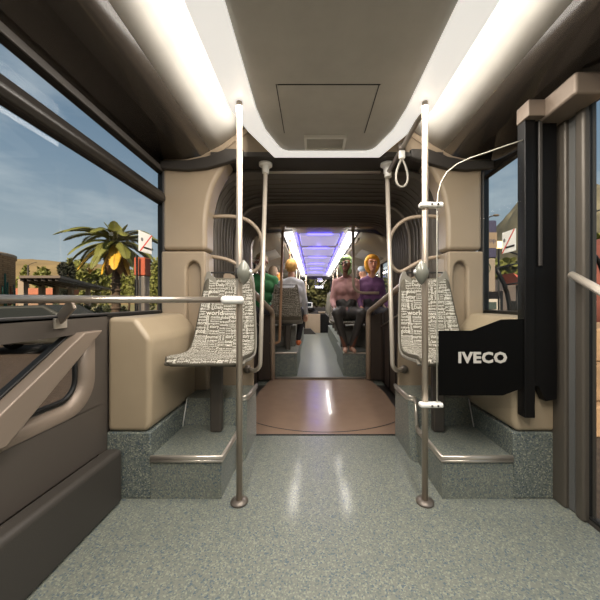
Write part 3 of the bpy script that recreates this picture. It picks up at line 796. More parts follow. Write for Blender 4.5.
# ================================================================== FRONT CAR
for sx, side in ((-1, 'left'), (1, 'right')):
    X = lambda a: C+sx*a
    t = thing('seat_platform', f'speckled grey raised platform {side} of the aisle beyond the turntable', 'platform', (0, 0, 0))
    MB().box(min(X(1.31), X(.36)), max(X(1.31), X(.36)), 4.68, 5.9, 0, .35).build('block', carpetd, t, bevel=.006)
    MB().box(min(X(1.31), X(.355)), max(X(1.31), X(.355)), 4.67, 5.9, .35, .365).build('top_covering', carpet, t)
    MB().tube([(X(1.3), 4.67, .355), (X(.36), 4.67, .355)], .012, 8).build('edging', alu, t)
    mm = MB(); mm.box(min(X(1.30), X(.42)), max(X(1.30), X(.42)), 5.30, 5.85, .366, .74)
    for k in range(4): mm.box(min(X(1.28), X(.44)), max(X(1.28), X(.44)), 5.285, 5.30, .41+k*.09, .46+k*.09)
    mm.build('seat_base', mat('seat_base_grey', srgb(128, 126, 120), .35, metal=.3), t, bevel=.006)
    t = thing('seat_platform', f'long low speckled platform under the forward rows {side} of the aisle', 'platform', (0, 0, 0))
    ye = 10.2 if sx > 0 else 9.5
    MB().box(min(X(1.31), X(.40)), max(X(1.31), X(.40)), 5.92, ye, 0, .36).build('block', carpetd, t, bevel=.006)
    # side wall with windows
    a, b = min(X(1.32), X(1.40)), max(X(1.32), X(1.40))
    m = MB(); m.box(a, b, 4.5, 12.4, -.12, 1.15).box(a, b, 4.5, 12.4, 1.98, 2.45)
    for y in (4.62, 6.5, 8.5, 10.5, 12.25): m.box(a, b, y-.06, y+.06, 1.15, 1.98)
    struct(m, 'wall_'+side, cream)
    for i, y in enumerate((4.62, 6.5, 8.5, 10.5)):
        y2 = (6.5, 8.5, 10.5, 12.25)[i]
        window(5+i+(4 if sx > 0 else 0), X(1.36), y+.06, y2-.06, 1.15, 1.98)
    # curved cove
    pr = [(1.32, 1.95), (1.29, 2.02), (1.1, 2.12), (.85, 2.20), (.62, 2.23)]
    m = MB(); m.strip([(X(q), z) for q, z in pr], 4.62, 12.3); struct(m, 'ceiling', creamceil, solid=.01)
    # dark panels of the cove
    for k in range(3):
        y = 5.9+k*2.1
        m = MB(); m.strip([(X(q), z-.012) for q, z in pr[1:4]], y, y+1.0); struct(m, 'trim_%d' % (28+k+(3 if sx > 0 else 0)), greyceil, solid=.006)
    t = thing('light_strip', f'long bright ceiling light strip on the {side} of the front aisle', 'ceiling light', (0, 0, 0))
    for k in range(6):
        y = 4.64+k*1.26
        MB().prism([(X(.425), 2.20), (X(.555), 2.18), (X(.58), 2.23), (X(.425), 2.24)], (y, y+1.20)).build('diffuser', lampon, t)
        MB().prism([(X(.415), 2.19), (X(.565), 2.165), (X(.59), 2.22), (X(.415), 2.25)], (y+1.20, y+1.26)).build('joint', whitetrim, t)
    MB().tube([(X(.60), 4.64, 2.13), (X(.60), 12.1, 2.13)], .018, 10).build('rail', steelw, t)
    for k in range(5):
        y = 5.4+k*1.5
        MB().tube([(X(.60), y, 2.13), (X(.60), y, 2.2)], .012, 8).build('hanger', steelw, t)
    for k in range(3):
        y = 6.7+1.8*k
        tp = thing('aisle_pole', f'vertical aisle pole {side} of the front aisle, number {["nearest","middle","farthest"][k]} along'.replace('number ', ''), 'pole', (0, 0, 0))
        MB().tube([(X(.58), y, .361), (X(.58), y, 2.12)], .016, 10).build('tube', railbeige, tp)
m = MB(); m.box(C-.43, C+.43, 4.62, 12.3, 2.27, 2.30); struct(m, 'ceiling', creamceil)
t = thing('blue_ceiling_lights', 'blue lit ceiling panels running along the middle of the front car', 'ceiling light', (0, 0, 0))
for k in range(6):
    y = 4.75+k*1.24
    m = MB(); m.box(C-.33, C+.33, y+.12, y+1.0, 2.225, 2.268); m.build('hatch', hatchglow, t, bevel=.02, seg=3)
    m = MB(); m.box(C-.20, C+.20, y+.10, y+.115, 2.235, 2.26); m.box(C-.385, C-.375, y+.1, y+1.0, 2.235, 2.265).box(C+.375, C+.385, y+.1, y+1.0, 2.235, 2.265)
    m.build('blue_tube', blue, t)
    add_light('blue_glow', 'POINT', (C, y+1.08, 2.2), (0, 0, 0), .5, (.25, .2, 1), shadow_soft_size=.05)

# front end of the bus: windscreen, dash, driver partition
t = bpy.data.objects.new('window_13', None); COL.objects.link(t); t['kind'] = 'structure'
MB().box(XL, XR, 12.2, 12.206, .9, 2.1).build('pane', glassd, t)
m = MB(); m.box(XL, XR, 12.15, 12.28, 2.08, 2.45).box(C-.04-.6, C-.6+.0, 12.16, 12.26, .9, 2.1).box(C+.6, C+.66, 12.16, 12.26, .9, 2.1); m.build('window_frame', darkgrey, t)
struct(MB().box(XL, XR, 12.15, 12.35, -.1, .92), 'wall_front', darkgrey)
struct(MB().box(C-.62, C+.60, 11.4, 11.55, 2.14, 2.27), 'trim_34', whitetrim, bevel=.01)
t = thing('dashboard', 'driver dashboard with small screen in front of the windscreen', 'dashboard', (0, 0, 0))
MB().box(C-1.2, C+.1, 11.5, 12.1, .66, .80).build('desk', darkgrey, t, bevel=.04)
MB().ell((C-.28, 11.5, .88), (.26, .2, .10)).build('instrument_hood', black, t)
MB().box(C+.10, C+.7, 11.5, 12.1, .72, .78).build('side_shelf', cream, t, bevel=.01)
o = MB().box(C-.37, C-.13, 11.36, 11.40, .94, 1.14).build('monitor', white, t, bevel=.015)
MB().box(C-.33, C-.17, 11.352, 11.361, .975, 1.11).build('screen', mat('screen_dark', srgb(30, 40, 46), .2), o)
t = thing('driver_counter', 'beige cabinet front with a dark door below the windscreen', 'cabinet', (0, 0, 0))
MB().box(C-.36, C+.16, 11.2, 11.45, 0, .70).build('body', cream, t, bevel=.01)
MB().box(C+.16, C+.50, 11.22, 11.45, 0, .70).build('dark_door', black, t, bevel=.01)
MB().prism([(C-.7, .001), (C-.7, .2), (C-.2, .2), (C+.0, .001)], (10.7, 10.9)).build('kick_plate', darkgrey, t)
t = thing('cab_pole', 'pale partition post left of the windscreen at the driver cab', 'post', (0, 0, 0))
MB().box(C-.40, C-.34, 11.0, 11.06, .0, 2.2).build('post', cream, t, bevel=.01)
t = thing('driver_mirror', 'small interior mirrors above the windscreen', 'mirror', (0, 0, 0))
MB().box(C+.06, C+.26, 11.8, 11.83, 1.93, 2.1).build('mirror_head', mat('mirror', (.8, .8, .8), .1, metal=1), t, bevel=.02)
MB().box(C-.04, C+.30, 11.8, 11.83, 1.68, 1.80).build('mirror_head', mat('mirror2', (.6, .62, .66), .2, metal=1), t, bevel=.02)
MB().tube([(C+.15, 11.815, 1.66), (C+.15, 11.815, 2.27)], .01, 6).build('arm', black, t)

# ================================================================== PEOPLE
def remeshed(mb, name, m, parent, voxel, smooth=4):
    bm = mb.bm; me = bpy.data.meshes.new('tmp'); bm.to_mesh(me); bm.free()
    o = bpy.data.objects.new('tmp', me); COL.objects.link(o)
    r = o.modifiers.new('r', 'REMESH'); r.mode = 'VOXEL'; r.voxel_size = voxel; r.use_smooth_shade = True
    s = o.modifiers.new('s', 'SMOOTH'); s.factor = .5; s.iterations = smooth
    dg = bpy.context.evaluated_depsgraph_get(); res = bpy.data.meshes.new_from_object(o.evaluated_get(dg))
    bpy.data.objects.remove(o); bpy.data.meshes.remove(me)
    res.name = name; res.materials.clear(); res.materials.append(m)
    for p in res.polygons: p.use_smooth = True
    ob = bpy.data.objects.new(name, res); COL.objects.link(ob); ob.parent = parent; return ob
def person(loc, rz, label, skin, shirt, pants, hair, hairstyle='short', sleeves='long', s=1.12, female=False, shoe=None, head_turn=0, beard=None, glasses=False, cap=None, hands='lap', sw=None, foot_drop=.40, detail=True, knee=(.15, .46), ankle=(.09, .42)):
    t = thing('person', label, 'person', loc, rz)
    sw = sw or (.148 if female else .18)
    V = lambda x, y, z: Vector((x*s, y*s, z*s))
    J = {}
    for q in (-1, 1):
        J['sh', q] = V(q*sw, -.02, .545); J['hip', q] = V(q*.09, .02, .085)
        J['kn', q] = V(q*knee[0], knee[1], .10); J['an', q] = Vector((q*ankle[0]*s, ankle[1]*s, -foot_drop+.05))
        if hands == 'side': J['el', q] = V(q*(sw+.06), .02, .28); J['wr', q] = V(q*(sw+.065), .16, .08)
        else: J['el', q] = V(q*(sw+.055), .03, .27); J['wr', q] = V(q*.19, .24, .17)
    head = V(0, .035, .785); hs = s*1.13
    R = Matrix.Rotation(head_turn, 4, 'Z')
    Hd = lambda x, y, z: head + (R @ Vector((x*hs, y*hs, z*hs)))
    def torso(m, g=0, legs=False):
        m.cap(V(-.075, 0, .10), V(.075, 0, .10), (.115+g)*s, (.115+g)*s, 14)
        m.cap(V(0, 0, .12), V(0, -.01, .30), (.115+g)*s, (.105+g)*s, 14)
        m.cap(V(-.05, -.01, .30), V(.05, -.01, .30), (.10+g)*s, (.10+g)*s, 14)
        m.cap(V(-.075, -.01, .44), V(.075, -.01, .44), (.108+g)*s, (.108+g)*s, 14)
        for q in (-1, 1): m.cap(V(0, -.02, .595), V(q*(sw-.02), -.02, .535), (.055+g)*s, (.060+g)*s, 14)
        m.cap(V(0, -.01, .50), V(0, -.015, .59), (.09+g)*s, (.055+g)*s, 14)
        if female:
            for q in (-1, 1): m.ell(V(q*.062, .062, .405), ((.060+g)*s, (.052+g)*s, (.062+g)*s), 2)
    m = MB(); torso(m, -.006)
    m.cap(V(0, -.015, .56), V(0, .01, .70), .056*s, .052*s, 14)
    m.ell(Hd(0, -.012, .025), (.078*s, .098*s, .100*s), 3)
    m.cap(Hd(0, .028, -.035), Hd(0, .045, -.065), .052*s, .034*s, 14)      # jaw and chin
    m.cap(Hd(0, .088, .022), Hd(0, .103, -.014), .009*s, .014*s, 10)       # nose
    for q in (-1, 1):
        m.ell(Hd(q*.080, -.005, .0), (.010*s, .020*s, .030*s), 2)          # ears
        m.cap(Hd(q*.015, .082, .040), Hd(q*.050, .070, .040), .009*s, .008*s, 8)  # brow ridge
        m.cap(J['sh', q], J['el', q], .050*s, .038*s, 12); m.cap(J['el', q], J['wr', q], .038*s, .025*s, 12)
        # hand with palm, four fingers and thumb
        d = (J['wr', q]-J['el', q]).normalized()
        fwd = (d*.6+Vector((0, .5, -.35))).normalized(); sd = Vector((1, 0, 0)); 
        a = J['wr', q]; pc = a + fwd*.045*s
        m.cap(pc - sd*.022*s, pc + sd*.022*s, .018*s, .018*s, 10); m.cap(a, pc, .024*s, .022*s, 10)
        pk = a + fwd*.085*s
        m.cap(pk - sd*.026*s, pk + sd*.026*s, .014*s, .014*s, 10)
        for k, ln in enumerate((.9, 1.0, .95, .75)):
            b0 = pk + sd*(q*-1)*(.030-.020*k)*s; b1 = b0 + (fwd*.035+Vector((0, 0, -.012)))*s*ln; b2 = b1 + (fwd*.018+Vector((0, 0, -.026)))*s*ln
            m.cap(b0, b1, .0095*s, .009*s, 8); m.cap(b1, b2, .009*s, .0078*s, 8)
        tb = a + fwd*.02*s + sd*(-q)*.022*s; m.cap(tb, tb + (fwd*.035+sd*(-q)*.026)*s, .012*s, .010*s, 8)
        m.cap(tb + (fwd*.035+sd*(-q)*.026)*s, tb + (fwd*.06+sd*(-q)*.024)*s, .010*s, .008*s, 8)
        m.cap(J['hip', q], J['kn', q], .080*s, .056*s, 14); m.cap(J['kn', q], (J['kn', q]*.6+J['an', q]*.4)+V(0, -.012, 0), .055*s, .052*s, 12)
        m.cap((J['kn', q]*.6+J['an', q]*.4)+V(0, -.012, 0), J['an', q], .052*s, .034*s, 12)
        f0 = J['an', q]+Vector((0, -.02, -.03)); m.cap(f0, J['an', q]+Vector((q*.02, .15*s, -.036)), .034, .024, 12)
        m.cap(J['an', q], J['an', q]+Vector((0, -.02, -.02)), .034*s, .032*s, 10)
    remeshed(m, 'body', skin, t, .0085, 3)
    # clothes
    m = MB(); torso(m, .008)
    for q in (-1, 1):
        m.cap(J['sh', q], J['sh', q]*.4+J['el', q]*.6, .060*s, .052*s, 12)
        if sleeves == 'long': m.cap(J['sh', q]*.4+J['el', q]*.6, J['el', q], .052*s, .047*s, 12); m.cap(J['el', q], J['wr', q]*.93+J['el', q]*.07, .047*s, .034*s, 12)
    remeshed(m, 'shirt', shirt, t, .012, 14)
    m = MB()
    m.cap(V(-.075, 0, .095), V(.075, 0, .095), .127*s, .127*s, 14)
    if female: m.cap(V(-.04, -.005, .14), V(.04, -.005, .235), .122*s, .120*s, 14); m.cap(V(.04, -.005, .14), V(-.04, -.005, .235), .122*s, .120*s, 14)
    for q in (-1, 1):
        m.cap(J['hip', q], J['kn', q], .096*s, .074*s, 14); mid = (J['kn', q]*.6+J['an', q]*.4)+V(0, -.012, 0)
        m.cap(J['kn', q], mid, .064*s, .058*s, 12); m.cap(mid, J['an', q]+Vector((0, 0, .05)), .058*s, .042*s, 12)
    remeshed(m, 'trousers', pants, t, .012, 5)
    if shoe:
        for q in (-1, 1):
            m = MB(); m.cap(J['an', q]+Vector((0, -.03, -.022)), J['an', q]+Vector((q*.02, .15*s, -.026)), .042, .032, 12)
            m.cap(J['an', q]+Vector((0, -.02, 0)), J['an', q]+Vector((0, 0, -.02)), .046, .042, 12)
            remeshed(m, 'shoe', shoe, t, .01, 3)
    # face details
    eyew = mat('eye_white', srgb(225, 220, 212), .3); eyed = mat('eye_dark', srgb(30, 22, 18), .2)
    lip = mat('lips', srgb(150, 80, 72), .5)
    for q in (-1, 1):
        e_ = MB().ell(Hd(q*.031, .077, .022), (.013*s, .009*s, .0075*s), 2).build('eye', eyew, t)
        MB().ell(Hd(q*.031, .0845, .022), (.006*s, .004*s, .006*s), 2).build('iris', eyed, e_)
        MB().cap(Hd(q*.018, .090, .047), Hd(q*.048, .077, .045), .0045*s, .003*s, 8).build('eyebrow', hair, t)
    m = MB(); m.cap(Hd(-.018, .083, -.040), Hd(.018, .083, -.040), .005*s, .005*s, 8); m.cap(Hd(-.014, .083, -.048), Hd(.014, .083, -.048), .006*s, .006*s, 8)
    m.build('lips', lip, t)
    if beard:
        m = MB(); m.cap(Hd(-.035, .05, -.062), Hd(.035, .05, -.062), .034*s, .034*s, 12); m.cap(Hd(0, .062, -.07), Hd(0, .068, -.095), .034*s, .022*s, 12)
        m.cap(Hd(-.02, .088, -.027), Hd(.02, .088, -.027), .008*s, .008*s, 8)
        remeshed(m, 'beard', beard, t, .008, 2)
    if glasses:
        m = MB()
        for q in (-1, 1):
            m.tube([Hd(q*.033+.022*math.cos(a), .098, .022+.017*math.sin(a)) for a in [2*PI*k/12 for k in range(13)]], .0035*s, 6)
            m.tube([Hd(q*.055, .096, .026), Hd(q*.088, .0, .024)], .003*s, 6)
        m.tube([Hd(-.011, .1, .026), Hd(.011, .1, .026)], .003*s, 6)
        m.build('glasses', black, t)
    # hair: closed surface around the skull that dives inside the head at the face
    m = MB(); nu, nv = 36, 26; rows = []
    for j in range(nv+1):
        th = PI*j/nv; row = []
        for i in range(nu):
            ph = 2*PI*i/nu; dx, dy, dz = math.sin(th)*math.sin(ph), math.sin(th)*math.cos(ph), math.cos(th)
            front = dy
            if hairstyle == 'bob':
                rx, ry, rz_ = .100, .118, (.120 if dz > 0 else .150)
                face = front > .50-.25*max(0, -dz) and dz < .50  
                low = False
            else:
                rx, ry, rz_ = .084, .108, .112
                face = (front > .12 and dz < .48) or (dz < -.05 and front > -.35) ; low = dz < -.78
            k = .58 if (face or low) else 1.0
            n_ = 1+.03*noise.noise(Vector((dx*4, dy*4, dz*9+rz)))
            row.append(m.bm.verts.new(Hd(dx*rx*k*n_, -.012+dy*ry*k*n_, .020+dz*rz_*k*n_)))
        rows.append(row)
    for a, b in zip(rows, rows[1:]):
        for i in range(nu): f = m.bm.faces.new((a[i], a[(i+1) % nu], b[(i+1) % nu], b[i])); f.smooth = True
    bmesh.ops.remove_doubles(m.bm, verts=m.bm.verts, dist=1e-5)
    ho = m.build('hair', hair, t); q = ho.modifiers.new('ss', 'SUBSURF'); q.levels = 1; q.render_levels = 1
    if cap:
        m = MB(); m.ell(Hd(0, -.012, .065), (.092*s, .112*s, .078*s), 3)
        m.prism([(x, y) for x, y in ((-.07, .07), (-.065, .14), (0, .17), (.065, .14), (.07, .07))], (0, .008), ax='Z')
        vs = list(m.bm.verts)[-10:]
        for v in vs: v.co = Hd(v.co.x, v.co.y, v.co.z+.055)
        m.build('cap', cap, t)
    return t
skw = mat('skin_warm', srgb(188, 132, 108), .45)
skd = mat('skin_dark', srgb(112, 72, 56), .45); skm = mat('skin_brown', srgb(150, 98, 76), .45); skl = mat('skin_light', srgb(212, 160, 132), .45)
F = lambda n, c, v=.08: mat(n, c, .8, var=v, vscale=20, bump=.1, bscale=200)
person((C+.46, 5.16, .86), PI, 'woman with green bobbed hair and glasses in a dusty pink sweater seated facing us', skd, F('pink_knit', srgb(168, 126, 122)), mat('grey_leggings', srgb(64, 62, 60), .45, var=.25, vscale=6), F('green_hair', srgb(126, 148, 98)), 'bob', female=True, s=1.16, glasses=True, head_turn=-.5, shoe=mat('beige_shoe', srgb(200, 160, 140), .5), foot_drop=.49, knee=(.17, .40), ankle=(.045, .30))
person((C+.90, 5.16, .86), PI, 'smiling woman with orange bobbed hair in a purple sweater seated by the right barrier', skw, F('purple_knit', srgb(92, 54, 92)), F('dark_trousers', srgb(40, 38, 42)), F('orange_hair', srgb(206, 146, 46)), 'bob', female=True, s=1.18, sw=.125, foot_drop=.49, shoe=black, knee=(.12, .40), ankle=(.08, .32))
person((C-.99, 5.16, .88), PI, 'bearded man in a green t-shirt seated facing us behind the left portal pole', skd, F('green_tee', srgb(44, 104, 58)), F('dark_trousers', srgb(40, 38, 42)), F('ash_hair', srgb(120, 108, 80)), 'short', 'short', s=1.2, beard=F('white_beard', srgb(205, 198, 180)), foot_drop=.51, shoe=black, knee=(.12, .40), ankle=(.08, .32))
person((C-.475, 5.03, .86), 0, 'blond man in a pale grey long-sleeved shirt sitting with his back to us', skl, F('pale_shirt', srgb(200, 200, 204)), F('dark_trousers', srgb(40, 38, 42)), F('blond_hair', srgb(206, 158, 88), .3), 'short', s=1.10, sw=.145, hands='side', foot_drop=.49, shoe=mat('orange_shoe', srgb(200, 100, 50), .5))
person((C-.96, 6.40, .86), 0, 'brown-haired man seen from behind beyond the man in green', skl, F('tan_shirt', srgb(150, 130, 100)), F('dark_trousers', srgb(40, 38, 42)), F('brown_hair', srgb(128, 108, 88)), 'short', s=1.14, foot_drop=.49, shoe=black)
person((C-.96, 7.30, .86), 0, 'orange-haired person in a cream top further forward on the left', skl, F('cream_top', srgb(220, 210, 190)), F('dark_trousers', srgb(40, 38, 42)), F('orange_hair2', srgb(214, 142, 60)), 'short', s=1.08, foot_drop=.49, shoe=black)
person((C+.96, 6.40, .86), 0, 'man in a grey-blue cap and light shirt sitting behind the two women', skl, F('grey_shirt', srgb(186, 184, 170)), F('dark_trousers', srgb(40, 38, 42)), F('dark_hair', srgb(70, 56, 46)), 'short', s=1.14, cap=F('cap_blue', srgb(140, 150, 160)), head_turn=-2.2, foot_drop=.49, shoe=black)

# ================================================================== STICKERS ON THE WINDOWS
def sticker(x, sx, py_list, side):
    # four corner pixels on the wall plane
    t = thing('route_sign', f'small white sign with a black bar and red diagonal stroke on the {side} window', 'sign', (0, 0, 0))
    pts = []
    for (px, py) in py_list:
        Y = x*300/(px-313); pts.append((Y, CAMZ+(302-py)/300*Y))
    ys = [p[0] for p in pts]; y0, y1 = min(ys), max(ys); z0 = sum(p[1] for p in pts if p[1] < 1.45+.0)/max(1, len([p for p in pts if p[1] < 1.45])); 
    zt = max(p[1] for p in pts); zb = min(p[1] for p in pts)
    xa = x - sx*.008
    MB().box(min(x, xa), max(x, xa), y0, y1, zb, zt).build('board', white, t, bevel=.012)
    xb = xa - sx*.003; f = lambda a, b: (min(a, b), max(a, b))
    def flat(poly, name, m_, e=0): MB().prism(poly, (xa-sx*.001, xa-sx*(.002+e)), ax='X').build(name, m_, t)
    h = zt-zb; w = y1-y0
    fl = (lambda y: y) if sx < 0 else (lambda y: y0+y1-y)
    flat([(fl(a_), b_) for a_, b_ in [(y0+.3*w, zb+.20*h), (y0+.95*w, zb+.20*h), (y0+.95*w, zb+.29*h), (y0+.3*w, zb+.29*h)]], 'black_bar', rubber)
    cy, cz_ = fl(y0+.2*w), zb+.60*h
    flat([(cy+.08*w*math.cos(a), cz_+.09*h*math.sin(a)) for a in [2*PI*k/14 for k in range(14)]], 'emblem', mat('emblem_grey', srgb(110, 110, 110), .5))
    if sx > 0: d_ = [(y1-.08*w, zb+.02*h), (y1-.0*w, zb+.02*h), (y0+.1*w, zt-.02*h), (y0+.02*w, zt-.02*h)]
    else: d_ = [(y0+.02*w, zb+.02*h), (y0+.10*w, zb+.02*h), (y1, zt-.02*h), (y1-.08*w, zt-.02*h)]
    flat(d_, 'red_stroke', mat('red_paint', srgb(214, 64, 46), .5), .0008)
sticker(XL-.012, -1, [(138, 230), (151, 236), (138, 251), (151, 254)], 'left')
sticker(XR+.012, 1, [(503, 233), (516.5, 229), (503, 254), (516.5, 250)], 'right')

# ================================================================== OUTSIDE
GZ = -.35
asphalt = mat('asphalt', srgb(66, 56, 49), .9, var=.35, vscale=14, bump=.5, bscale=30)
grassy = mat('dry_ground', srgb(120, 112, 70), .9, var=.3, vscale=.3)
struct(MB().box(-400, 400, -60, 500, GZ-1.2, GZ-.1), 'ground', grassy)
struct(MB().box(-14, 6, -40, 120, GZ-.1, GZ), 'street', asphalt)
hillm = mat('hill_grass', srgb(132, 112, 76), .95, var=.25, vscale=.05)
rockm = mat('mountain_rock', srgb(104, 98, 80), .95, var=.4, vscale=.12, bump=1, bscale=.3)
def hill(cx, cy, rx, ry, h, name, m_, label, rough=.1, seed=0, power=1.0):
    m = MB(); n = 44; rows = []
    for j in range(n+1):
        row = []
        for i in range(n+1):
            u, v = -1+2*i/n, -1+2*j/n; r = math.sqrt(u*u+v*v)
            z = max(0, 1-r**2)**power*h*(1+rough*noise.fractal(Vector((u*3+seed, v*3, 0)), 1, 2, 5)) if r < 1 else 0
            row.append(m.bm.verts.new((cx+u*rx, cy+v*ry, GZ-.4+z)))
        rows.append(row)
    for a, b in zip(rows, rows[1:]):
        for i in range(n): m.bm.faces.new((a[i], a[i+1], b[i+1], b[i]))
    o = m.build(name, m_, smooth=True); tag(o, label, 'hill'); return o
hill(-225, 245, 165, 90, 36, 'hill', hillm, 'low tan grassy hill beyond the left window', .12, 1)
hill(141.5, 170, 41, 40, 64, 'mountain', rockm, 'steep grey-brown rocky mountain beyond the right windows', .12, 5, .30)

leafg = mat('leaf_olive', srgb(120, 122, 58), .7, var=.4, vscale=1.5)
leafd = mat('leaf_dark', srgb(42, 46, 30), .8, var=.3, vscale=2)
leafy = mat('leaf_yellow', srgb(190, 160, 50), .7, var=.3, vscale=2)
leafp = mat('palm_green', srgb(112, 112, 50), .6, var=.35, vscale=2)
leafpy = mat('palm_yellow', srgb(214, 166, 48), .6, var=.25, vscale=2)
leafdead = mat('palm_brown', srgb(138, 100, 60), .8, var=.3, vscale=3)
bark = mat('bark', srgb(84, 68, 54), .9, var=.3, vscale=12, bump=.5, bscale=20)
def crown(name, c, r, n, leaf, m_, parent, seed):
    rnd = random.Random(seed); bm = bmesh.new()
    bl = [(Vector((rnd.uniform(-.6, .6)*r[0], rnd.uniform(-.6, .6)*r[1], rnd.uniform(-.6, .6)*r[2])), rnd.uniform(.3, .55)) for _ in range(14)]
    for k in range(n):
        b, q = rnd.choice(bl); d = Vector((rnd.gauss(0, 1), rnd.gauss(0, 1), rnd.gauss(0, 1))).normalized()*(rnd.random()**.4)
        p = Vector(c)+b+Vector((d.x*r[0], d.y*r[1], d.z*r[2]))*q
        u = Vector((rnd.gauss(0, 1), rnd.gauss(0, 1), rnd.gauss(0, 1))).normalized(); w = u.cross(Vector((rnd.gauss(0, 1), rnd.gauss(0, 1), rnd.gauss(0, 1)))).normalized()
        l = leaf*rnd.uniform(.6, 1.3)
        bm.faces.new([bm.verts.new(p+x) for x in (u*l, w*l*.45, -u*l, -w*l*.45)])
    me = bpy.data.meshes.new(name); bm.to_mesh(me); bm.free(); me.materials.append(m_)
    o = bpy.data.objects.new(name, me); COL.objects.link(o); o.parent = parent; return o
def tree(px, ytop, ybot, halfpx, Y, leaf_m, label, seed, n=2600, leaf=.16):
    c0 = P(px, (ytop+ybot)/2, Y); r = halfpx/300*Y; rz_ = (ybot-ytop)/2/300*Y
    t = thing('tree', label, 'tree', (c0.x, Y, GZ-.1))
    h = c0.z-GZ+.1
    crown('foliage', (0, 0, h), (r, r*.8, rz_), n, leaf, leaf_m, t, seed)
    m = MB(); m.tube([(0, 0, 0), (.05*h, 0, h*.5), (0, 0, h)], .05*h*.5+.05, 8, r2=.05)
    rnd = random.Random(seed)
    for k in range(5): m.tube([(0, 0, h*.6), (rnd.uniform(-.6, .6)*r, rnd.uniform(-.5, .5)*r, h+rnd.uniform(-.2, .5)*rz_)], .05, 6, r2=.02)
    m.build('trunk', bark, t)
trees = [(66, 262, 296, 7, 24, leafd, 'dark bare-looking tree beside the carport roof left of the palm'), (80, 260, 306, 13, 30, leafg, 'olive tree directly left behind the palm'),
         (100, 268, 306, 12, 32, leafg, 'olive tree behind the palm trunk'), (128, 262, 306, 14, 30, leafg, 'olive tree right behind the palm'), (157, 258, 306, 13, 26, leafg, 'yellow-green tree at the right edge of the left window'),
         (145, 266, 308, 12, 34, leafg, 'olive tree behind the red and grey street pillar'), (42, 266, 300, 8, 40, leafg, 'pale olive tree behind the carport'),
         (497, 258, 300, 12, 22, leafg, 'olive tree behind the bus stop sign'), (517, 254, 300, 10, 26, leafg, 'olive tree below the mountain in the right window'), (600, 236, 300, 16, 14, leafy, 'yellow-green tree beyond the right door glass'), (22, 268, 300, 6, 44, leafg, 'pale olive tree beside the round brick tower')]
for i, (px, a, b, hw, Y, lm, lab) in enumerate(trees): tree(px, a, b, hw, Y, lm, lab, 20+i, leaf=.12+.004*Y)
for i, (px, Y) in enumerate(((17, 10.6), (46, 12.2), (68, 10.4), (85, 14.5), (101, 16), (121, 13.4), (-26, 10.6))):
    c0 = P(px, 308, Y); t = thing('shrub', ['dark low shrub below the round brick tower', 'dark low shrub below the carport middle', 'dark low shrub under the dark tree', 'dark low shrub left of the palm trunk', 'dark low shrub at the palm foot', 'dark low shrub right of the palm trunk', 'dark low shrub at the far left edge'][i], 'shrub', (c0.x, Y, GZ))
    crown('foliage', (0, 0, .75), (.6, .5, .7), 1500, .07, mat('shrub_green', srgb(66, 72, 44), .8, var=.3, vscale=3), t, 60+i)
    MB().tube([(0, 0, 0), (0, 0, .8)], .03, 6).build('stem', bark, t)

def palm(px, py, Y, R_, label, seed, base=GZ):
    c0 = P(px, py, Y); t = thing('palm_tree', label, 'palm tree', (c0.x, Y, base)); h = c0.z-base; rnd = random.Random(seed)
    m = MB(); pts = [(0, 0, h*k/16) for k in range(17)]
    m.tube(pts, .17, 10, r2=.13)
    for k in range(16): m.lathe([(.17, 0), (.20, .06), (.16, .09)], (0, 0, h*k/16), 10)
    m.build('trunk', bark, t)
    def frond(az, el, ln, mt, droop, wid=.30):
        m = MB(); d = Vector((math.cos(az), math.sin(az), 0)); pos = Vector((0, 0, h)); ang = el; n = 26; sp_ = []
        for k in range(n+1):
            sp_.append(pos.copy()); pos = pos + (d*math.cos(ang)+Vector((0, 0, math.sin(ang))))*(ln/n); ang -= droop/n
        m.tube(sp_, .025, 6, r2=.006); side = Vector((-d.y, d.x, 0))
        for k in range(2, n):
            for s_ in (-1, 1):
                for sub in (0, .5):
                    b = sp_[k]*(1-sub)+sp_[min(k+1, n)]*sub; tdir = (sp_[min(k+1, n)]-sp_[k-1]).normalized()
                    l = wid*(math.sin(PI*min(1, (k+sub)/n*.9+.12))**.6)*rnd.uniform(.85, 1.1)
                    tip = b + side*s_*l*.8 + tdir*l*.65 + Vector((0, 0, -.25*l))
                    wv = tdir*.022
                    wv = tdir*.04; mid_ = (b+tip)/2; vs = [m.bm.verts.new(p) for p in (b, mid_+wv, tip, mid_-wv)]; m.bm.faces.new(vs)
        m.build('frond', mt, t)
    n1 = 12
    for k in range(n1): frond(2*PI*k/n1+.2, .75+rnd.uniform(-.1, .1), R_*rnd.uniform(.95, 1.1), leafp, 1.5, .34)
    for k in range(10): frond(2*PI*k/10+.5, .15+rnd.uniform(-.15, .1), R_*rnd.uniform(.85, 1.0), leafp, 1.3, .32)
    for k in range(11): frond(2*PI*k/11+.1, -.30, R_*.92, leafpy if k % 2 else leafp, .95, .28)
    for k in range(9): frond(2*PI*k/9, -1.0, R_*.72, leafdead if k % 3 else leafpy, .4, .22)
    for k in range(4): frond(2*PI*k/4+.4, 1.35, R_*.45, leafp, .5, .3)
palm(116, 243, 12, 1.98, 'tall palm with green fronds and yellow hanging leaves beyond the left window', 3)
palm(509, 268, 14, 1.2, 'short palm with golden undersides beyond the right window', 4)
palm(596, 248, 12, 1.6, 'palm seen through the right door glass', 5)

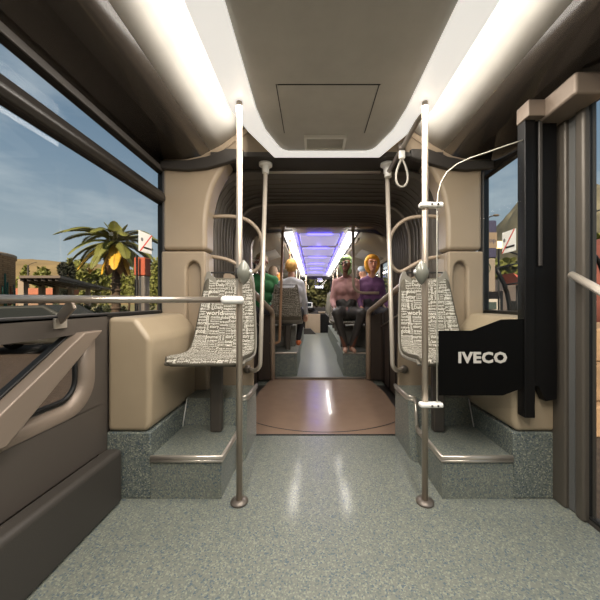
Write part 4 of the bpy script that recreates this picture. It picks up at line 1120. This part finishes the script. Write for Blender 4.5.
# round brick tower with cactus mural
brick = bpy.data.materials.new('tower_brick'); brick.use_nodes = True; tt = brick.node_tree; bb = tt.nodes['Principled BSDF']
tc_ = tt.nodes.new('ShaderNodeTexCoord'); br = tt.nodes.new('ShaderNodeTexBrick'); br.inputs['Scale'].default_value = 2.4
br.inputs['Color1'].default_value = srgb(186, 166, 142); br.inputs['Color2'].default_value = srgb(166, 146, 124); br.inputs['Mortar'].default_value = srgb(128, 112, 96)
mpp = tt.nodes.new('ShaderNodeMapping'); mpp.inputs['Rotation'].default_value = (PI/2, 0, 0); tt.links.new(tc_.outputs['Object'], mpp.inputs[0])
tt.links.new(mpp.outputs[0], br.inputs[0]); tt.links.new(br.outputs[0], bb.inputs['Base Color']); bb.inputs['Roughness'].default_value = .9
t = thing('brick_tower', 'round weathered brick tower with green cactus mural at the left edge', 'tower', (-18.1, 14, GZ-.1))
Ht = P(0, 250, 14).z-GZ+.1
MB().lathe([(0, 0), (3, 0), (3, Ht-.2), (3.06, Ht-.2), (3.06, Ht), (2.7, Ht), (2.5, Ht-.1), (0, Ht-.1)], (0, 0, 0), 64).build('drum', brick, t)
for i, (aa, hh, ww, c_) in enumerate(((.10, 1.4, .12, srgb(34, 84, 72)), (.27, 2.1, .16, srgb(40, 92, 76)), (.42, 1.5, .10, srgb(120, 60, 44)), (.56, 1.6, .12, srgb(36, 88, 80)), (-.10, 1.7, .14, srgb(38, 80, 70)))):
    m = MB(); zz = .9
    def pt(da, z, e=.012): return ((3+e)*math.cos(aa+da), (3+e)*math.sin(aa+da), z)
    m.tube([pt(0, zz), pt(0, zz+hh*.5), pt(0, zz+hh)], ww*.55, 8, r2=ww*.2); m.tube([pt(-.06, zz+hh*.7), pt(-.06, zz+hh*.4), pt(0, zz+hh*.35), pt(.06, zz+hh*.45), pt(.06, zz+hh*.8)], ww*.25, 6)
    m.build('mural_cactus', mat('mural%d' % i, c_, .8), t)

# carport with posts
t = thing('carport', 'long flat grey-brown carport roof on posts beyond the left window', 'carport', (0, 0, 0))
cm = mat('carport_steel', srgb(112, 98, 88), .6, var=.1)
zc = CAMZ+.96
pA = [P(19, 302, 12), P(60, 302, 12), P(112, 302, 24), P(74, 302, 24), P(42, 302, 17.5)]
for p in pA: p.z = zc
m = MB(); b_ = [m.bm.verts.new(p) for p in pA]; u_ = [m.bm.verts.new(p+Vector((0, 0, .10))) for p in pA]; m.bm.faces.new(b_); m.bm.faces.new(u_[::-1])
for i in range(5): m.bm.faces.new((b_[i], b_[(i+1) % 5], u_[(i+1) % 5], u_[i]))
m.build('roof', cm, t)
for k in range(6):
    a = P(22+k*7, 302, 12.1); b = P(22+k*7+ (19+k*5), 302, 17+k*.7); a.z = b.z = zc-.06
    m = MB(); bar(m, a, b, .10, .12); m.build('rafter', mat('carport_dark', srgb(58, 50, 44), .7), t)
for px, Y in ((42, 16.8), (56, 18), (71, 19), (88, 21), (23, 12.6)):
    x = P(px, 302, Y).x; MB().box(x-.12, x+.12, Y-.1, Y+.1, GZ, zc).build('post', mat('carport_post', srgb(160, 142, 122), .6), t)
# low terracotta wall
t = thing('low_wall', 'long low terracotta-topped wall behind the carport', 'wall', (0, 0, 0))
a = P(12, 297, 26); b = P(75, 297, 26)
MB().box(a.x, b.x, 25.8, 26.1, GZ-.1, a.z+.2).build('wall_body', mat('wall_plaster', srgb(150, 120, 98), .8), t)
MB().box(a.x-.1, b.x+.1, 25.6, 26.3, a.z+.2, a.z+.75).build('coping', mat('terracotta', srgb(178, 110, 84), .8, var=.15), t)
def lamp_post(px, ytop, Y, label, s_=1, arm=1.0):
    p = P(px, ytop, Y); t = thing('street_lamp', label, 'street lamp', (p.x, Y, GZ-.1)); h = p.z-GZ
    MB().tube([(0, 0, 0), (0, 0, h)], .09, 8, r2=.06).build('post', mat('lamp_steel', srgb(70, 64, 58), .5, metal=.3), t)
    MB().tube(smooth_path([(0, 0, h-.1), (s_*.3*arm, 0, h+.15*arm), (s_*arm, 0, h+.4*arm)], .2, 4), .02, 6).build('arm', mat('lamp_steel', (0, 0, 0)), t)
    MB().ell((s_*(arm+.06), 0, h+.4*arm), (.10, .06, .035), 2).build('lamp_head', mat('lamp_head', srgb(110, 92, 70), .4), t)
lamp_post(28, 264, 26, 'thin street lamp standing behind the carport', 1, 1.2*.5)
lamp_post(484, 216, 9, 'curved street lamp beyond the right pillar', 1, .30)
# pillar with red top outside left
t = thing('street_pillar', 'street pillar with red top panel and grey metal lower half behind the left sign', 'pillar', (0, 0, 0))
Yp = 6; a = P(137.5, 276, Yp); b = P(147.5, 258, Yp)
MB().box(a.x, b.x, Yp-.1, Yp+.1, GZ, a.z).build('column', mat('pillar_metal', srgb(150, 140, 130), .35, metal=.6), t, bevel=.03)
MB().box(a.x-.01, b.x+.01, Yp-.11, Yp+.11, a.z, b.z).build('top_panel', mat('pillar_red', srgb(176, 82, 52), .6, var=.1), t, bevel=.02)
MB().box(a.x+.01, a.x+.08, Yp-.115, Yp-.10, GZ+.8, a.z-.08).build('dark_inset', black, t)
p = P(137, 255, 5.8); t = thing('sign_post', 'thin dark post just left of the red-topped street pillar', 'post', (p.x, 5.8, GZ)); MB().tube([(0, 0, 0), (0, 0, p.z-GZ)], .02, 8).build('tube', black, t)
p = P(161, 228, 5.8); t = thing('sign_post', 'thin brown post at the right edge of the left window', 'post', (p.x, 5.8, GZ)); MB().tube([(0, 0, 0), (0, 0, p.z-GZ)], .025, 8).build('tube', bark, t)
# parked dark car left
def car(x, y, rz, label, paint, z=GZ):
    t = thing('car', label, 'car', (x, y, z), rz)
    side = [(-2.1, .35), (-2.15, .65), (-2.0, .85), (-1.3, .95), (-.75, 1.38), (.55, 1.42), (1.25, 1.0), (2.0, .88), (2.15, .6), (2.1, .32)]
    MB().prism(side, (-.82, .82)).build('body', paint, t, bevel=.08, seg=3)
    for s_ in (-.83, .815):
        MB().prism([(-1.15, .97), (-.7, 1.32), (.5, 1.35), (1.05, 1.0)], (s_, s_+.015)).build('window', mat('car_glass', srgb(24, 28, 26), .5), t)
    for wx in (-1.35, 1.35):
        for wy in (-.78, .78):
            w_ = MB().lathe([(0, -.1), (.28, -.1), (.32, -.06), (.32, .06), (.28, .1), (0, .1)], (wx, wy, .32), 24, 'Y').build('wheel', rubber, t)
            MB().lathe([(0, -.115), (.18, -.115), (.18, .115), (0, .115)], (wx, wy, .32), 16, 'Y').build('hub_cap', alu, w_)
    return t
car(-8.1, 9.0, .15, 'dark parked car seen low through the left glazed panel', mat('car_dark', srgb(40, 40, 34), .6))
# right side: bus stop sign, info board, hoops, light, small building, stone blocks
t = thing('bus_stop_sign', 'dark indigo bus stop board with tan lettered band beyond the right pillar', 'sign', (0, 0, 0))
Ys = 5.0; a = P(480, 258, Ys); b = P(497, 220, Ys)
MB().box(a.x, b.x, Ys, Ys+.05, a.z, b.z).build('board', mat('indigo', srgb(62, 58, 82), .4), t, bevel=.03)
c0, c1 = P(480, 248, Ys), P(497, 232.5, Ys)
MB().box(c0.x+.002, c1.x-.002, Ys-.006, Ys+.001, c0.z, c1.z).build('tan_band', mat('tan_band', srgb(138, 118, 96), .5), t)
me = text_mesh('stop', .105, .001, 1.0, .002)
o = bpy.data.objects.new('lettering', me); me.materials.append(mat('indigo_text', srgb(66, 60, 76), .5)); COL.objects.link(o); o.parent = t
cc = P(490.0, 240.5, Ys); o.location = (cc.x, Ys-.0075, cc.z); o.rotation_euler = (PI/2, 0, 0)
MB().tube([(a.x+.08, Ys+.03, GZ), (a.x+.08, Ys+.03, a.z+.05)], .03, 8).build('post', postgrey, t)
t = thing('info_board', 'beige rounded timetable board below the bus stop sign', 'board', (0, 0, 0))
a = P(480, 292, Ys-.1); b = P(495, 258.5, Ys-.1)
MB().box(a.x, b.x, Ys-.12, Ys-.08, a.z, b.z).build('board', mat('info_beige', srgb(138, 124, 110), .5), t, bevel=.03)
MB().tube([(a.x+.05, Ys-.1, GZ), (a.x+.05, Ys-.1, a.z+.03)], .025, 8).build('post', postgrey, t)
m = MB(); q = P(487, 268, Ys-.125); m.tube([(q.x+.055*math.cos(k*PI/10), Ys-.126, q.z+.085*math.sin(k*PI/10)) for k in range(21)], .006, 6); m.build('green_ring', mat('ring_green', srgb(40, 70, 50), .5), t)
t = thing('bicycle_shelter', 'black curved metal hoops and bars of a roadside shelter beyond the right window', 'shelter', (0, 0, 0))
Yh = 6.5
MB().tube([P(x, y, Yh) for x, y in ((496, 268), (500, 276), (504, 284), (507, 293), (509, 303), (510, 315), (510, 340))], .045, 8).build('hoop', black, t)
MB().tube([P(496, 268, Yh), P(524, 262, Yh+.6)], .02, 6).build('crossbar', black, t)
MB().tube([P(503, 285, Yh), P(524, 282.5, Yh+.6)], .02, 6).build('crossbar', black, t)
MB().tube([P(505, 250, Yh), P(524, 257, Yh+.3)], .02, 6).build('crossbar', black, t)
MB().tube([P(588, 214, 5), P(606, 208, 5.2)], .012, 6).build('crossbar', black, t)
MB().tube(smooth_path([P(590, 251, 5), P(597, 258, 5), P(603, 272, 5), P(604, 380, 5)], .2, 4), .03, 8).build('hoop', black, t)
t = thing('flood_light', 'small glowing yellow lamp between the bus stop sign and the small sign', 'lamp', (0, 0, 0))
a = P(497.5, 248, 7); b = P(503, 241, 7)
MB().box(a.x, b.x, 7, 7.08, a.z, b.z).build('lit_face', mat('lamp_glow', (1, .8, .4), .4, emit=(1, .72, .32, 1), es=2.2), t, bevel=.01)
MB().tube([((a.x+b.x)/2, 7.06, GZ), ((a.x+b.x)/2, 7.06, a.z)], .02, 6).build('post', black, t)
t = thing('parasol', 'red folded roadside canopy seen through the right window', 'parasol', (0, 0, 0))
a, b, c_ = P(513, 273, 10), P(525, 279, 10), P(524, 284, 10)
m = MB(); A_ = [m.bm.verts.new(v) for v in (a, b, c_)]; B_ = [m.bm.verts.new(v+Vector((0, .8, 0))) for v in (a, b, c_)]
m.bm.faces.new(A_); m.bm.faces.new(B_[::-1])
for i in range(3): m.bm.faces.new((A_[i], A_[(i+1) % 3], B_[(i+1) % 3], B_[i]))
m.build('canopy', mat('red_canvas', srgb(200, 96, 84), .7), t)
MB().tube([b+Vector((0, .4, 0)), Vector((b.x, 10.4, GZ))], .03, 6).build('pole', black, t)
t = thing('dark_hut', 'dark grey roadside hut under the short palm', 'hut', (0, 0, 0))
a, b = P(503, 304, 12), P(530, 286, 12)
m = MB(); m.prism([(a.x, GZ), (b.x, GZ), (b.x, b.z), ((a.x+b.x)/2, b.z+.35), (a.x, b.z-.2)], (12, 14)); m.build('walls', mat('hut_grey', srgb(88, 78, 74), .8), t)
MB().box(a.x+.3, a.x+.7, 11.97, 12.0, GZ, b.z-.6).build('doorway', black, t)
t = thing('white_kiosk', 'small pale kiosk low behind the right pillar', 'kiosk', (0, 0, 0))
a, b = P(484, 315, 9.6), P(500, 299, 9.6)
MB().box(a.x, b.x, 9.6, 10.6, GZ, b.z).build('walls', mat('kiosk_white', srgb(190, 180, 168), .7), t)
w0, w1 = P(488, 309, 9.6), P(496, 302, 9.6); MB().box(w0.x, w1.x, 9.57, 9.6, w0.z, w1.z).build('window', mat('kiosk_glass', srgb(70, 80, 76), .2), t)
# stone terrace and rock outside the right door
stone = mat('stone_block', srgb(150, 122, 94), .9, var=.25, vscale=5, bump=.6, bscale=12)
for i, (z0, z1, yy) in enumerate(((GZ+.0, GZ+.35, 3.3), (GZ+.35, GZ+.78, 3.45), (GZ+.78, GZ+1.18, 3.6))):
    o = MB().box(2.9+.12*i, 4.6, yy, yy+1.2, z0, z1).build('stone_step', stone, bevel=.03)
    tag(o, ['lowest', 'middle', 'topmost'][i]+' rough stone block of the stepped terrace outside the right door', 'stone block', 'stone terrace blocks')
m = MB(); m.ell((6.2, 6.4, .9), (1.6, 1.2, 1.6), 4)
for v in m.bm.verts: v.co += v.co.normalized()*.25*noise.fractal(v.co*1.2, 1, 2, 5)
o = m.build('boulder', mat('red_rock', srgb(120, 66, 54), .9, var=.3, vscale=2, bump=.6, bscale=4), smooth=True); tag(o, 'large reddish boulder above the stone blocks outside the right door', 'boulder')
# trees ahead of the windscreen
for i, (x, Y) in enumerate(((-4.3, 22), (-1.2, 27), (1.7, 23), (5, 26), (0.4, 33))):
    t = thing('tree', ['leftmost', 'second', 'middle', 'right', 'rearmost'][i]+' green tree ahead of the windscreen', 'tree', (x, Y, GZ-.1))
    crown('foliage', (0, 0, 2.6), (2, 1.6, 1.7), 2200, .22, mat('ahead_green', srgb(80, 84, 52), .8, var=.4, vscale=1), t, 90+i)
    MB().tube([(0, 0, 0), (0, 0, 2.6)], .15, 8, r2=.08).build('trunk', bark, t)
